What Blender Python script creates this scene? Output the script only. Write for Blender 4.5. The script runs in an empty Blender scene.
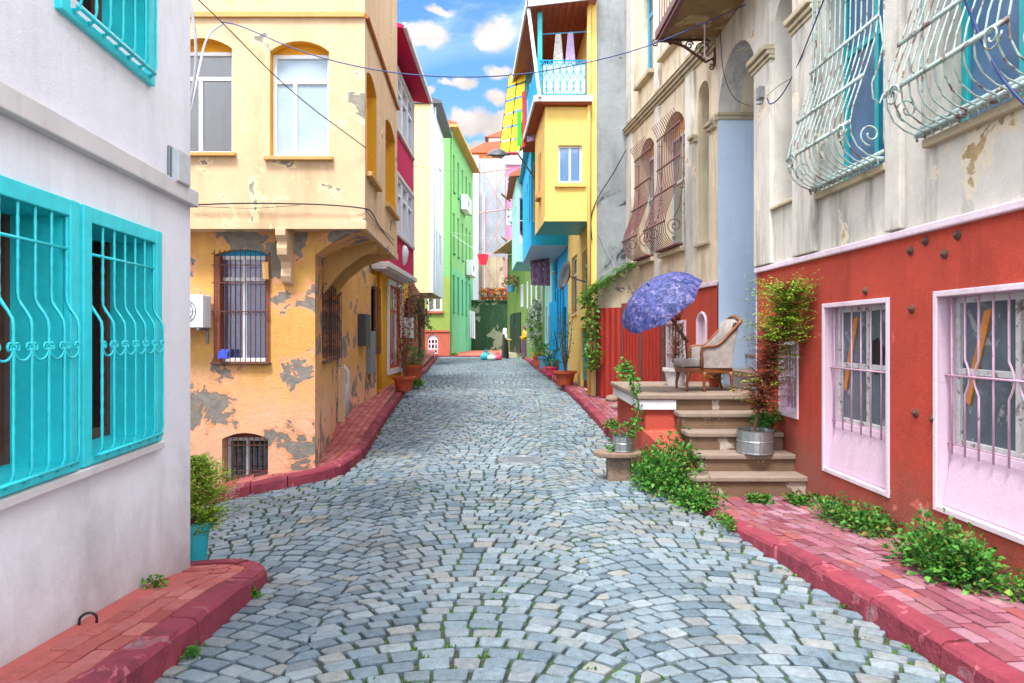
import bpy, math, random
from mathutils import Vector, Matrix
R=random.Random(7)
C=bpy.context.scene.collection
FPX,CXP,HYP,HC=700.0,512.0,336.0,1.8
def hx(h):
    h=h.lstrip('#'); o=[]
    for i in (0,2,4):
        v=int(h[i:i+2],16)/255; o.append(v/12.92 if v<=.04045 else ((v+.055)/1.055)**2.4)
    return (o[0],o[1],o[2],1)
def W(px,py,d): return Vector(((px-CXP)/FPX*d,d,HC+(HYP-py)*d/FPX))
def clamp(x,a=0.,b=1.): return max(a,min(b,x))
def ss(a,b,x):
    t=clamp((x-a)/(b-a)); return t*t*(3-2*t)
def lerp(a,b,t): return a+(b-a)*t
def interp(pts,x):
    if x<=pts[0][0]: return pts[0][1]
    for (x0,y0),(x1,y1) in zip(pts,pts[1:]):
        if x<=x1: return y0+(y1-y0)*(x-x0)/(x1-x0)
    return pts[-1][1]
# ---------------------------------------------------------------- ground height
PROF=[(-20,0),(8.5,0),(10,.02),(11,.06),(13,.16),(15,.26),(17,.35),(21,.45),(25,.5),(42,.5),(48,.66),(400,.66)]
def g(x,y):
    z=interp(PROF,y)
    t=clamp((x+1.8)/4); z+=clamp(5.3-y,0,5)*(.10*(1-t)+.035*t)
    if x<-1.6:
        z-=min(.7,.075*(-x-1.6)**1.7)*ss(4.6,6.4,y)*(1-ss(9.6,13,y))
    return z
# ---------------------------------------------------------------- mesh builder
class MB:
    def __init__(s): s.v=[];s.f=[];s.m=[];s.r=[]
    def add(s,vs,fs,mi=0,r=None):
        b=len(s.v); s.v.extend([tuple(v) for v in vs])
        if r is None: r=R.random()
        for f in fs: s.f.append([b+i for i in f]); s.m.append(mi); s.r.append(r)
    def hexa(s,p,mi=0,r=None):   # p: 8 pts bottom 4, top 4
        s.add(p,[(0,3,2,1),(4,5,6,7),(0,1,5,4),(1,2,6,5),(2,3,7,6),(3,0,4,7)],mi,r)
    def wbox(s,x0,x1,y0,y1,z0,z1,mi=0,r=None):
        s.hexa([(x0,y0,z0),(x1,y0,z0),(x1,y1,z0),(x0,y1,z0),(x0,y0,z1),(x1,y0,z1),(x1,y1,z1),(x0,y1,z1)],mi,r)
    def fbox(s,f,s0,s1,z0,z1,o0,o1,mi=0,r=None):
        P=f.pt
        s.hexa([P(s0,z0,o0),P(s1,z0,o0),P(s1,z0,o1),P(s0,z0,o1),P(s0,z1,o0),P(s1,z1,o0),P(s1,z1,o1),P(s0,z1,o1)],mi,r)
    def prism(s,pts,off,mi=0,r=None):  # pts list of Vector, off Vector
        n=len(pts); vs=[Vector(p) for p in pts]+[Vector(p)+off for p in pts]
        fs=[tuple(range(n))[::-1],tuple(range(n,2*n))]+[(i,(i+1)%n,n+(i+1)%n,n+i) for i in range(n)]
        s.add(vs,fs,mi,r)
    def tube(s,pts,r,k=6,mi=0,caps=True,rnd=None):
        pts=[Vector(p) for p in pts]; n=len(pts)
        if n<2: return
        rs=r if isinstance(r,(list,tuple)) else [r]*n
        vs=[];t0=(pts[1]-pts[0]).normalized()
        a=Vector((0,0,1)) if abs(t0.z)<.9 else Vector((1,0,0))
        nrm=t0.cross(a).normalized()
        for i,p in enumerate(pts):
            t=(pts[min(i+1,n-1)]-pts[max(i-1,0)])
            t=t.normalized() if t.length>1e-9 else t0
            nrm=(nrm-t*nrm.dot(t)); nrm=nrm.normalized() if nrm.length>1e-6 else t.cross(a).normalized()
            b=t.cross(nrm)
            for j in range(k):
                an=2*math.pi*j/k; vs.append(p+(nrm*math.cos(an)+b*math.sin(an))*rs[i])
        fs=[]
        for i in range(n-1):
            for j in range(k):
                fs.append((i*k+j,i*k+(j+1)%k,(i+1)*k+(j+1)%k,(i+1)*k+j))
        if caps: fs.append(tuple(range(k))[::-1]); fs.append(tuple((n-1)*k+j for j in range(k)))
        s.add(vs,fs,mi,rnd)
    def lathe(s,c,prof,k=20,mi=0,ax=None,rnd=None):   # prof [(r,z)]
        c=Vector(c); vs=[]
        for (r,z) in prof:
            for j in range(k):
                an=2*math.pi*j/k; v=Vector((r*math.cos(an),r*math.sin(an),z))
                vs.append(c+(ax@v if ax is not None else v))
        fs=[]
        for i in range(len(prof)-1):
            for j in range(k): fs.append((i*k+j,i*k+(j+1)%k,(i+1)*k+(j+1)%k,(i+1)*k+j))
        s.add(vs,fs,mi,rnd)
    def build(s,name,mats,parent=None,smooth=False,bevel=0,seg=2):
        me=bpy.data.meshes.new(name)
        off=Vector((0,0,0))
        if parent is not None:
            off=Vector(parent['_o'])
        me.from_pydata([(v[0]-off.x,v[1]-off.y,v[2]-off.z) for v in s.v],[],s.f)
        if not isinstance(mats,(list,tuple)): mats=[mats]
        for m in mats: me.materials.append(m)
        me.polygons.foreach_set('material_index',s.m)
        a=me.attributes.new('rnd','FLOAT','FACE'); a.data.foreach_set('value',s.r)
        if smooth:
            me.polygons.foreach_set('use_smooth',[True]*len(s.f))
        me.update()
        o=bpy.data.objects.new(name,me); C.objects.link(o); o['_o']=tuple(off)
        if parent is not None: o.parent=parent
        if bevel:
            b=o.modifiers.new('Bevel','BEVEL'); b.width=bevel; b.segments=seg; b.limit_method='ANGLE'; b.angle_limit=math.radians(40)
        return o
def tag(o,label=None,cat=None,group=None,kind=None):
    if label: o['label']=label
    if cat: o['category']=cat
    if group: o['group']=group
    if kind: o['kind']=kind
    return o
def thing(name,label,cat,loc,group=None):
    o=bpy.data.objects.new(name,None); C.objects.link(o); o.location=loc; o['_o']=tuple(loc); o.empty_display_size=.2
    return tag(o,label,cat,group)
def single(mb,name,mats,label,cat,group=None,loc=None,**k):   # a thing that is one mesh, origin at its base
    if loc is None:
        xs=[v[0] for v in mb.v]; ys=[v[1] for v in mb.v]; zs=[v[2] for v in mb.v]
        loc=((min(xs)+max(xs))/2,(min(ys)+max(ys))/2,min(zs))
    mb.v=[(v[0]-loc[0],v[1]-loc[1],v[2]-loc[2]) for v in mb.v]
    o=mb.build(name,mats,None,**k); o.location=loc; return tag(o,label,cat,group)
def struct(mb,name,mats,kind='structure',**k): return tag(mb.build(name,mats,None,**k),kind=kind)
# ---------------------------------------------------------------- facade frame
class Fr:
    def __init__(s,A,B,ref=(0,0)):
        s.A=Vector(A);s.B=Vector(B);d=s.B-s.A;s.L=d.length;s.u=d/s.L
        n=Vector((s.u.y,-s.u.x))
        if n.dot(Vector(ref)-s.A)<0: n=-n
        s.n=n
    def pt(s,a,z,o=0.):
        q=s.A+s.u*a+s.n*o; return Vector((q.x,q.y,z))
    def s(s_,px,o=0.):
        k=(px-CXP)/FPX; A=s_.A+s_.n*o
        return (k*A.y-A.x)/(s_.u.x-k*s_.u.y)
    def z(s_,px,py,o=0.):
        a=s_.s(px,o); y=(s_.A+s_.u*a+s_.n*o).y
        return HC+(HYP-py)*y/FPX
def arcpts(a,b,zs,rise,n=12):
    c=(a+b)/2; w=(b-a)/2
    if rise<w*.95:
        Rr=(w*w+rise*rise)/(2*rise); cz=zs+rise-Rr; th=math.asin(clamp(w/Rr,-1,1))
        return [(c-Rr*math.sin(th-2*th*i/n),cz+Rr*math.cos(th-2*th*i/n)) for i in range(n+1)]
    return [(c-w*math.cos(math.pi*i/n),zs+rise*math.sin(math.pi*i/n)) for i in range(n+1)]
def wall(mb,f,s0,s1,z0,z1,holes=(),dep=.18,mi=0,mr=None,o=0.):
    if mr is None: mr=mi
    hs=[]
    for h in holes:
        a,b,c,d=h[:4]; a,b=min(a,b),max(a,b)
        hs.append((max(a,s0+.001),min(b,s1-.001),max(c,z0+.001),min(d,z1-.001),h[4] if len(h)>4 else 0,h[5] if len(h)>5 else dep))
    S=sorted(set([s0,s1]+[h[0] for h in hs]+[h[1] for h in hs])); Z=sorted(set([z0,z1]+[h[2] for h in hs]+[h[3] for h in hs]))
    P=f.pt
    for i in range(len(S)-1):
        for j in range(len(Z)-1):
            cs,cz=(S[i]+S[i+1])/2,(Z[j]+Z[j+1])/2
            if any(h[0]<cs<h[1] and h[2]<cz<h[3] for h in hs): continue
            mb.add([P(S[i],Z[j],o),P(S[i+1],Z[j],o),P(S[i+1],Z[j+1],o),P(S[i],Z[j+1],o)],[(0,1,2,3)],mi,.5)
    for (a,b,c,d,rise,dp) in hs:
        sp=d-rise
        q=[(a,sp),(a,c),(b,c),(b,sp)]
        for (x0,y0),(x1,y1) in zip(q,q[1:]):
            if y0==y1==c and c<=z0+.002: continue
            mb.add([P(x0,y0,o),P(x1,y1,o),P(x1,y1,o-dp),P(x0,y0,o-dp)],[(0,1,2,3)],mr,.5)
        top=arcpts(a,b,sp,rise) if rise>0 else [(a,d),(b,d)]
        for (x0,y0),(x1,y1) in zip(top,top[1:]):
            mb.add([P(x0,y0,o),P(x1,y1,o),P(x1,y1,o-dp),P(x0,y0,o-dp)],[(0,1,2,3)],mr,.5)
            if rise>0: mb.add([P(x0,y0,o),P(x1,y1,o),P(x1,d,o),P(x0,d,o)],[(0,1,2,3)],mi,.5)
def window(f,parent,a,b,c,d,rise=0,dep=.18,fw=.05,fm=None,mul=(.5,),tr=(.7,),gm=None,curtain=None,infill=None,sill=None,o=0.,label=None,cfrac=(0,1),th=.05):
    a,b=min(a,b),max(a,b)
    sp=d-rise; P=f.pt; fo=o-dep
    pn=MB(); pn.fbox(f,a+fw*.5,b-fw*.5,c+fw*.5,sp-fw*.3,fo-.004,fo+.002)
    w=pn.build('window',gm,parent)
    if label: w['label']=label
    fr=MB(); e=.0
    fr.fbox(f,a+e,a+fw,c,sp,fo-.03,fo+th*.6); fr.fbox(f,b-fw,b-e,c,sp,fo-.03,fo+th*.6)
    fr.fbox(f,a+fw,b-fw,c,c+fw,fo-.03,fo+th*.6-.002); fr.fbox(f,a+fw,b-fw,sp-fw,sp,fo-.03,fo+th*.6-.002)
    tz=[c+(sp-c)*t for t in tr]
    for t in tz: fr.fbox(f,a+fw,b-fw,t-fw*.5,t+fw*.5,fo-.02,fo+th*.5)
    for m in mul:
        if isinstance(m,tuple): m,zt=m; zz=c+(sp-c)*zt
        else: zz=sp-fw
        x=a+(b-a)*m; fr.fbox(f,x-fw*.5,x+fw*.5,c+fw,zz,fo-.022,fo+th*.55)
    fr.build('frame',fm,w,bevel=.004,seg=1)
    if rise>0 and infill is not None:
        i_=MB(); pts=[P(x,y,fo-.02) for x,y in arcpts(a,b,sp,rise)]; i_.prism(pts,Vector((f.n.x,f.n.y,0))*.03); i_.build('arch_panel',infill,w)
    if curtain is not None:
        cm=MB(); n=int(max(6,(b-a)/.05)); a2,b2=a+fw+(b-a-2*fw)*cfrac[0],a+fw+(b-a-2*fw)*cfrac[1]
        xs=[a2+(b2-a2)*i/n for i in range(n+1)]
        vs=[];fs=[]
        for i,x in enumerate(xs):
            oo=fo-.045+(.022 if i%2 else -.022)
            vs+= [P(x,c+fw*.5,oo),P(x,sp-fw*.5,oo)]
        for i in range(n): fs.append((2*i,2*i+2,2*i+3,2*i+1))
        cm.add(vs,fs); cm.build('curtain',curtain,w,smooth=True)
    if sill:
        ext,proj,hh,sm=sill; s_=MB(); s_.fbox(f,a-ext,b+ext,c-hh,c-.002,o-dep*.5,o+proj); s_.build('sill',sm,w,bevel=.006,seg=1)
    return w
def spiral(f,cs,cz,o,r,turns=1.3,dirn=1,start=0,n=16):
    out=[]
    for i in range(n+1):
        t=i/n; rr=r*(1-.75*t); an=start+dirn*turns*2*math.pi*t
        out.append(f.pt(cs+rr*math.cos(an),cz+rr*math.sin(an),o))
    return out
# ---------------------------------------------------------------- materials
def newmat(name):
    m=bpy.data.materials.new(name); m.use_nodes=True; nt=m.node_tree; nt.nodes.clear()
    out=nt.nodes.new('ShaderNodeOutputMaterial'); b=nt.nodes.new('ShaderNodeBsdfPrincipled'); nt.links.new(b.outputs[0],out.inputs[0])
    return m,nt,b,out
def N(nt,t,**k):
    n=nt.nodes.new(t)
    for a,v in k.items():
        if a.startswith('i_'):
            key=a[2:]; key=int(key) if key.isdigit() else key
            n.inputs[key].default_value=v
        else: setattr(n,a,v)
    return n
def mixc(nt,fac,a,b,mode='MIX'):
    n=nt.nodes.new('ShaderNodeMix'); n.data_type='RGBA'; n.blend_type=mode
    for i,v in ((0,fac),(6,a),(7,b)):
        if hasattr(v,'is_output') or isinstance(v,bpy.types.NodeSocket): nt.links.new(v,n.inputs[i])
        else: n.inputs[i].default_value=v
    return n.outputs[2]
def noise(nt,co,scale,detail=6,rough=.6,dist=0.,mapsc=None,loc=None):
    if mapsc or loc:
        mp=N(nt,'ShaderNodeMapping'); nt.links.new(co,mp.inputs[0])
        if mapsc: mp.inputs['Scale'].default_value=mapsc
        if loc: mp.inputs['Location'].default_value=loc
        co=mp.outputs[0]
    n=N(nt,'ShaderNodeTexNoise'); n.inputs['Scale'].default_value=scale; n.inputs['Detail'].default_value=detail; n.inputs['Roughness'].default_value=rough; n.inputs['Distortion'].default_value=dist
    nt.links.new(co,n.inputs['Vector']); return n.outputs['Fac']
def mr(nt,v,a,b,c=0.,d=1.,smooth=False):
    n=N(nt,'ShaderNodeMapRange'); nt.links.new(v,n.inputs[0])
    for i,x in enumerate((a,b,c,d)): n.inputs[i+1].default_value=x
    if smooth: n.interpolation_type='SMOOTHSTEP'
    return n.outputs[0]
def math_(nt,op,a,b):
    n=N(nt,'ShaderNodeMath',operation=op)
    for i,v in ((0,a),(1,b)):
        if isinstance(v,bpy.types.NodeSocket): nt.links.new(v,n.inputs[i])
        else: n.inputs[i].default_value=v
    return n.outputs[0]
def geocoord(nt):
    t=N(nt,'ShaderNodeNewGeometry'); return t.outputs['Position']
def scale_c(c,k): return (clamp(c[0]*k),clamp(c[1]*k),clamp(c[2]*k),1)
def plaster(name,base,v=.16,stain='#6b655c',sa=.35,peel=None,pt=.58,ps=1.6,bump=.35,rough=.88,under=None,low=None,fine=55,seed=0.):
    base=hx(base); m,nt,b,out=newmat(name); co=geocoord(nt)
    n1=noise(nt,co,1.1,8,.65,.3,loc=(seed,seed*2,0)); n2=noise(nt,co,9,6,.7)
    col=mixc(nt,mr(nt,n1,.3,.7),scale_c(base,1-v),scale_c(base,1+v))
    col=mixc(nt,mr(nt,n2,.35,.75,0,.35),col,scale_c(base,1-1.6*v))
    if sa>0:
        st=noise(nt,co,2.2,7,.65,.2,mapsc=(1.6,1.6,.28),loc=(seed*3,1,seed))
        col=mixc(nt,mr(nt,st,.5,.78,0,sa),col,hx(stain))
    h=n2
    if low:   # grime with a ragged edge near the ground: (z height, colour, amount)
        z=N(nt,'ShaderNodeSeparateXYZ'); nt.links.new(co,z.inputs[0])
        zz=math_(nt,'ADD',z.outputs[2],mr(nt,n1,.2,.8,-.5,.5))
        col=mixc(nt,mr(nt,zz,low[0]-.35,low[0]+.35,low[2],0),col,hx(low[1]))
    if peel:
        pn=noise(nt,co,ps,9,.62,.6,loc=(seed+4,2,seed))
        halo=mr(nt,pn,pt-.045,pt-.03); mask=mr(nt,pn,pt,pt+.008)
        if under: col=mixc(nt,halo,col,hx(under))
        pc=mixc(nt,mr(nt,n2,.3,.7),scale_c(hx(peel),.7),scale_c(hx(peel),1.25))
        col=mixc(nt,mask,col,pc)
        h=math_(nt,'SUBTRACT',n2,math_(nt,'MULTIPLY',mask,1.2))
    nt.links.new(col,b.inputs['Base Color'])
    f=noise(nt,co,fine,4,.6); hh=math_(nt,'ADD',h,math_(nt,'MULTIPLY',f,.5))
    bp=N(nt,'ShaderNodeBump'); bp.inputs['Strength'].default_value=bump; bp.inputs['Distance'].default_value=.02
    nt.links.new(hh,bp.inputs['Height']); nt.links.new(bp.outputs[0],b.inputs['Normal'])
    b.inputs['Roughness'].default_value=rough; b.inputs['Specular IOR Level'].default_value=.25
    return m
def paint(name,base,rough=.45,v=.12,wear=None,wa=.55,metal=0.,bump=.12,sc=14,wsc=11):
    base=hx(base); m,nt,b,out=newmat(name); co=geocoord(nt)
    n=noise(nt,co,sc,6,.65); col=mixc(nt,mr(nt,n,.3,.7),scale_c(base,1-v),scale_c(base,1+v))
    if wear:
        w=noise(nt,co,wsc,8,.7,.4,loc=(3,1,7)); col=mixc(nt,mr(nt,w,wa,wa+.05),col,hx(wear))
    nt.links.new(col,b.inputs['Base Color'])
    b.inputs['Roughness'].default_value=rough; b.inputs['Metallic'].default_value=metal
    bp=N(nt,'ShaderNodeBump'); bp.inputs['Strength'].default_value=bump; bp.inputs['Distance'].default_value=.01
    nt.links.new(n,bp.inputs['Height']); nt.links.new(bp.outputs[0],b.inputs['Normal'])
    return m
def rndmat(name,cols,rough=.8,nsc=40,nv=.35,bump=.4,spots=None,bd=.01,spec=.3,trans=0.,sp_t=.6):
    m,nt,b,out=newmat(name); co=geocoord(nt)
    at=N(nt,'ShaderNodeAttribute',attribute_name='rnd')
    cr=N(nt,'ShaderNodeValToRGB'); el=cr.color_ramp.elements
    for i,c in enumerate(cols):
        if i<2: e=el[i]; e.position=i/(len(cols)-1)
        else: e=el.new(i/(len(cols)-1))
    for i,c in enumerate(cols): el[i].position=i/(len(cols)-1); el[i].color=hx(c)
    cr.color_ramp.interpolation='LINEAR'
    nt.links.new(at.outputs['Fac'],cr.inputs[0]); col=cr.outputs[0]
    if nv>0:
        n=noise(nt,co,nsc,5,.65); dk=mixc(nt,1.,col,(1-nv,1-nv,1-nv,1),'MULTIPLY')
        col=mixc(nt,mr(nt,n,.3,.7),dk,col)
        bp=N(nt,'ShaderNodeBump'); bp.inputs['Strength'].default_value=bump; bp.inputs['Distance'].default_value=bd
        nt.links.new(n,bp.inputs['Height']); nt.links.new(bp.outputs[0],b.inputs['Normal'])
    if spots:
        s=noise(nt,co,1.3,8,.7,loc=(5,5,5)); col=mixc(nt,mr(nt,s,sp_t,sp_t+.12,0,.7),col,hx(spots))
    nt.links.new(col,b.inputs['Base Color']); b.inputs['Roughness'].default_value=rough; b.inputs['Specular IOR Level'].default_value=spec
    if trans>0:
        tb=N(nt,'ShaderNodeBsdfTranslucent'); nt.links.new(col,tb.inputs[0]); mx=N(nt,'ShaderNodeMixShader'); mx.inputs[0].default_value=trans
        nt.links.new(b.outputs[0],mx.inputs[1]); nt.links.new(tb.outputs[0],mx.inputs[2]); nt.links.new(mx.outputs[0],out.inputs[0])
    return m
def glassmat(name,tint='#9fb4bf',refl=.35,trans=.6):
    m,nt,b,out=newmat(name); nt.nodes.remove(b)
    t=N(nt,'ShaderNodeBsdfTransparent'); t.inputs[0].default_value=scale_c(hx(tint),trans*1.6)
    gl=N(nt,'ShaderNodeBsdfGlossy'); gl.inputs['Roughness'].default_value=.04; gl.inputs[0].default_value=(.85,.92,1,1)
    co=geocoord(nt); n=noise(nt,co,3,2,.5); bp=N(nt,'ShaderNodeBump'); bp.inputs['Strength'].default_value=.05; bp.inputs['Distance'].default_value=.02; nt.links.new(n,bp.inputs['Height']); nt.links.new(bp.outputs[0],gl.inputs['Normal'])
    lw=N(nt,'ShaderNodeLayerWeight'); lw.inputs[0].default_value=.35
    mx=N(nt,'ShaderNodeMixShader'); nt.links.new(mr(nt,lw.outputs['Fresnel'],0,1,refl,1),mx.inputs[0]); nt.links.new(t.outputs[0],mx.inputs[1]); nt.links.new(gl.outputs[0],mx.inputs[2]); nt.links.new(mx.outputs[0],out.inputs[0])
    return m
M={}
M['white_wall']=plaster('white_wall','#e8e9f0',.06,'#a4a4ac',.32,bump=.38,low=(.5,'#857c74',.6),fine=120)
M['white_trim']=plaster('white_trim','#d2cfcf',.05,'#8c8884',.35,bump=.2)
M['cyan']=paint('cyan','#2fd6e0',.4,.12,bump=.3,sc=9,wear='#6fd9d4',wa=.66,wsc=5)
M['cyan_dark']=paint('cyan_dark','#17a5ab',.45,.1)
M['yellow_up']=plaster('yellow_up','#d3b491',.10,'#98774f',.5,peel='#8f877c',pt=.635,ps=1.9,under='#e2c9a2',bump=.3,seed=1.3)
M['yellow_low']=plaster('yellow_low','#d6a35c',.17,'#b06a40',.5,peel='#857f77',pt=.56,ps=1.9,under='#dca078',bump=.7,seed=5.2,low=(1.0,'#e2b497',.8))
M['orange_infill']=plaster('orange_infill','#e0a02c',.08,sa=.1)
M['sill_tan']=plaster('sill_tan','#c99f63',.15,sa=.4)
M['terracotta']=paint('terracotta','#a9622f',.8,.2)
M['rust']=paint('rust','#5c3a30',.75,.3,bump=.3)
M['rust_frame']=paint('rust_frame','#8a4b35',.75,.25)
M['brown_grille']=paint('brown_grille','#6b3f3f',.6,.2,wear='#94706a',wa=.62)
M['teal_grille']=paint('teal_grille','#9db0ac',.55,.3,wear='#6a5448',wa=.54,wsc=7)
M['lilac_grille']=paint('lilac_grille','#c9a3b8',.55,.12,wear='#7c5660',wa=.62,wsc=18)
M['white_pvc']=paint('white_pvc','#dfe3ea',.3,.03,bump=.03)
M['old_white']=paint('old_white','#c9cbc9',.6,.15,wear='#7d746a',wa=.56)
M['glass']=glassmat('glass'); M['glass_pale']=glassmat('glass_pale','#fafcff',.14,.625); M['glass_dark']=glassmat('glass_dark','#5b6a74',.22,.5)
M['blind']=paint('blind','#a4b9c9',.1,.10,bump=.06,sc=3)
M['curtain']=paint('curtain','#e3eaf0',.9,.08); M['curtain_blue']=paint('curtain_blue','#8a9ef2',.9,.3,sc=30); M['curtain_grey']=paint('curtain_grey','#9aa3a6',.9,.2)
M['dark']=paint('dark','#1b1a1c',.6,.2); M['black']=paint('black','#141416',.45,.2)
M['pink']=plaster('pink','#bf1550',.08,'#7a1236',.2,bump=.15)
M['mustard']=plaster('mustard','#e0a52c',.09,'#a8722a',.25,bump=.2)
M['cream']=plaster('cream','#d9c08c',.05,'#b59c74',.2,bump=.15)
M['white_pale']=plaster('white_pale','#d5dbe4',.04,'#9aa0a8',.2,bump=.15)
M['green']=plaster('green','#72aa66',.08,'#5b8f4e',.25,bump=.15)
M['green_teal']=plaster('green_teal','#5fae7e',.08,'#3f7a58',.25,bump=.15)
M['olive']=plaster('olive','#8a9e50',.1,'#5f7a3a',.35,bump=.2)
M['green_dark']=plaster('green_dark','#25492f',.25,'#4c5a48',.7,peel='#7f8c74',pt=.56,ps=.6,bump=.4)
M['green_yard']=plaster('green_yard','#728f4c',.12,'#4f6e3a',.45,bump=.3)
M['brickred']=plaster('brickred','#b5624f',.15,'#7c4438',.3)
M['brown_wall']=plaster('brown_wall','#9c5634',.15,'#5f3626',.4)
M['blue_wall']=plaster('blue_wall','#1fa6d8',.08,'#1a7aa8',.25,bump=.2)
M['mint']=plaster('mint','#9fd6cc',.06,'#7da79f',.25,bump=.2)
M['yellow_house']=plaster('yellow_house','#ecca74',.07,'#c99248',.22,bump=.25)
M['grey_wall']=plaster('grey_wall','#8e9496',.22,'#54585a',.6,peel='#43494d',pt=.615,ps=.9,bump=.5,under='#7c8284')
M['stucco_old']=plaster('stucco_old','#c3b59b',.12,'#5f574b',.65,peel='#7f776b',pt=.62,ps=1.4,bump=.5)
M['cream_old']=plaster('cream_old','#cdc7bd',.15,'#5f5a55',.95,peel='#b49a72',pt=.64,ps=1.1,bump=.4,under='#d9cdb8')
M['cream_warm']=plaster('cream_warm','#dccdb0',.14,'#75654c',.8,bump=.35)
M['red_wall']=plaster('red_wall','#b84838',.15,'#7a2a26',.6,peel='#c9a396',pt=.69,ps=2.1,bump=.5,low=(.45,'#8a5a50',.75),under='#c46455')
M['pink_plaster']=plaster('pink_plaster','#d3b7c9',.06,'#a68c99',.3,bump=.35)
M['ltblue']=plaster('ltblue','#c6d8ec',.06,'#6f8398',.35,bump=.3,low=(1.4,'#6f7780',.5))
M['moulding']=plaster('moulding','#b9ab90',.15,'#4f463a',.6,bump=.4)
M['pinkwhite']=plaster('pinkwhite','#e0cbd6',.08,'#8a7780',.4)
M['kerb']=plaster('kerb','#8a3a48',.26,'#45282f',.8,peel='#8c6468',pt=.63,ps=4.,bump=.9,under='#a85a66',fine=30)
M['brick']=rndmat('brick',['#743844','#9a6270','#8a4a56','#a87e8a','#7a4250','#9c5452','#93666f','#824a48'],.85,25,.3,.5,spots='#b79a98',sp_t=.6)
M['brick_salmon']=rndmat('brick_salmon',['#9c4a48','#b8645e','#ab5853','#c07670','#a85550','#b56a68'],.85,25,.3,.5,spots='#b5908a',sp_t=.6)
M['concrete_pink']=plaster('concrete_pink','#b8615a',.14,'#8a504c',.45,bump=.5,peel='#a07468',pt=.66,ps=2.4)
def stonemat():
    m,nt,b,out=newmat('stone'); co=geocoord(nt); at=N(nt,'ShaderNodeAttribute',attribute_name='rnd')
    cols=['#4c5f6c','#748792','#5b6f7c','#86949c','#657986','#7d8488','#526673','#7c8d97','#748690','#8a8b86','#5e727f','#8b979d','#6a7e8a']
    cr=N(nt,'ShaderNodeValToRGB'); el=cr.color_ramp.elements
    while len(el)<len(cols): el.new(.5)
    for i,c in enumerate(cols): el[i].position=i/(len(cols)-1); el[i].color=hx(c)
    nt.links.new(at.outputs['Fac'],cr.inputs[0]); col=cr.outputs[0]
    n1=noise(nt,co,24,7,.7); col=mixc(nt,1.,col,mixc(nt,mr(nt,n1,.32,.68),(.68,.68,.68,1),(1.22,1.22,1.22,1)),'MULTIPLY')
    sp=noise(nt,co,150,3,.6); col=mixc(nt,mr(nt,sp,.56,.7,0,.5),col,hx('#a9aeb0')); col=mixc(nt,mr(nt,sp,.42,.3,0,.45),col,hx('#2f3638'))
    big=noise(nt,co,.9,7,.65,.6,loc=(2,7,0)); col=mixc(nt,mr(nt,big,.52,.7,0,.45),col,hx('#6b6250')); col=mixc(nt,mr(nt,big,.44,.3,0,.4),col,hx('#a3adb2'))
    ms=noise(nt,co,3.5,8,.75,.3,loc=(9,1,4)); col=mixc(nt,mr(nt,ms,.60,.70,0,.5),col,hx('#55643a'))
    nt.links.new(col,b.inputs['Base Color']); nt.links.new(mr(nt,n1,.3,.7,.55,.85),b.inputs['Roughness']); b.inputs['Specular IOR Level'].default_value=.4
    h=math_(nt,'ADD',n1,math_(nt,'MULTIPLY',sp,.35)); bp=N(nt,'ShaderNodeBump'); bp.inputs['Strength'].default_value=.8; bp.inputs['Distance'].default_value=.014; nt.links.new(h,bp.inputs['Height']); nt.links.new(bp.outputs[0],b.inputs['Normal'])
    return m
M['stone']=stonemat()
M['dusty']=paint('dusty','#59676f',.22,.35,sc=3,wear='#8d979b',wa=.55,wsc=4,bump=.05)
M['step_stone']=plaster('step_stone','#745c48',.15,'#5c4a3c',.6,bump=.6,peel='#a89a8c',pt=.62,ps=3)
M['tread']=plaster('tread','#8d7c6f',.12,'#6c5c50',.5,bump=.5)
M['red_metal']=paint('red_metal','#96291f',.55,.16,wear='#6c2f28',wa=.6,bump=.1,sc=4)
M['wood']=paint('wood','#7a4424',.4,.25,sc=25); M['old_wood']=paint('old_wood','#80695a',.85,.3,sc=22,bump=.5)
M['uphol']=paint('uphol','#99918c',.95,.25,sc=9,wear='#8d8580',wa=.56,wsc=6,bump=.4)
M['roofwood']=paint('roofwood','#a45a44',.7,.25,sc=8)
M['pot']=paint('pot','#b5502f',.75,.15); M['pot_teal']=paint('pot_teal','#1fa9b5',.5,.1); M['pot_pink']=paint('pot_pink','#e0456a',.5,.1); M['pot_blue']=paint('pot_blue','#4c9cc0',.5,.1)
M['tin']=paint('tin','#9aa0a2',.35,.15,metal=.75,wear='#7c6f66',wa=.64); M['soil']=paint('soil','#3a2c22',.95,.3,sc=60)
M['leaf']=rndmat('leaf',['#2f5a1c','#4c7e2a','#639a34','#3c6c24','#7fb03e'],.55,10,0,trans=.3); 
M['leaf_dark']=rndmat('leaf_dark',['#1f4a1e','#2f6526','#48823a','#2a5a2a'],.5,10,0,trans=.25)
M['leaf_fresh']=rndmat('leaf_fresh',['#1d4a16','#3a7826','#549638','#285c1c','#68a440','#33621f','#86853e'],.5,10,0,trans=.3)
M['conifer']=rndmat('conifer',['#557a20','#7ea02a','#a4bf38','#46681e'],.6,10,0,trans=.25)
M['dead']=rndmat('dead',['#7a3c26','#98523a','#5f2e22','#a8684a'],.8,10,0,trans=.2)
M['flower_red']=rndmat('flower_red',['#c83a3a','#e0604a','#d84f7a'],.6,10,0,trans=.2); M['flower_white']=rndmat('flower_white',['#dfe3d8','#c8d2c0','#f0f0ea'],.6,10,0,trans=.2)
M['flower_orange']=rndmat('flower_orange',['#d8702a','#e09a3a'],.6,10,0,trans=.2)
M['bark']=paint('bark','#6b4a38',.9,.3,sc=30,bump=.6)
M['cable']=paint('cable','#1c1c22',.5,.2); M['cable_blue']=paint('cable_blue','#2b3f78',.5,.15); M['hose']=paint('hose','#a9a9b2',.5,.1)
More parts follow.
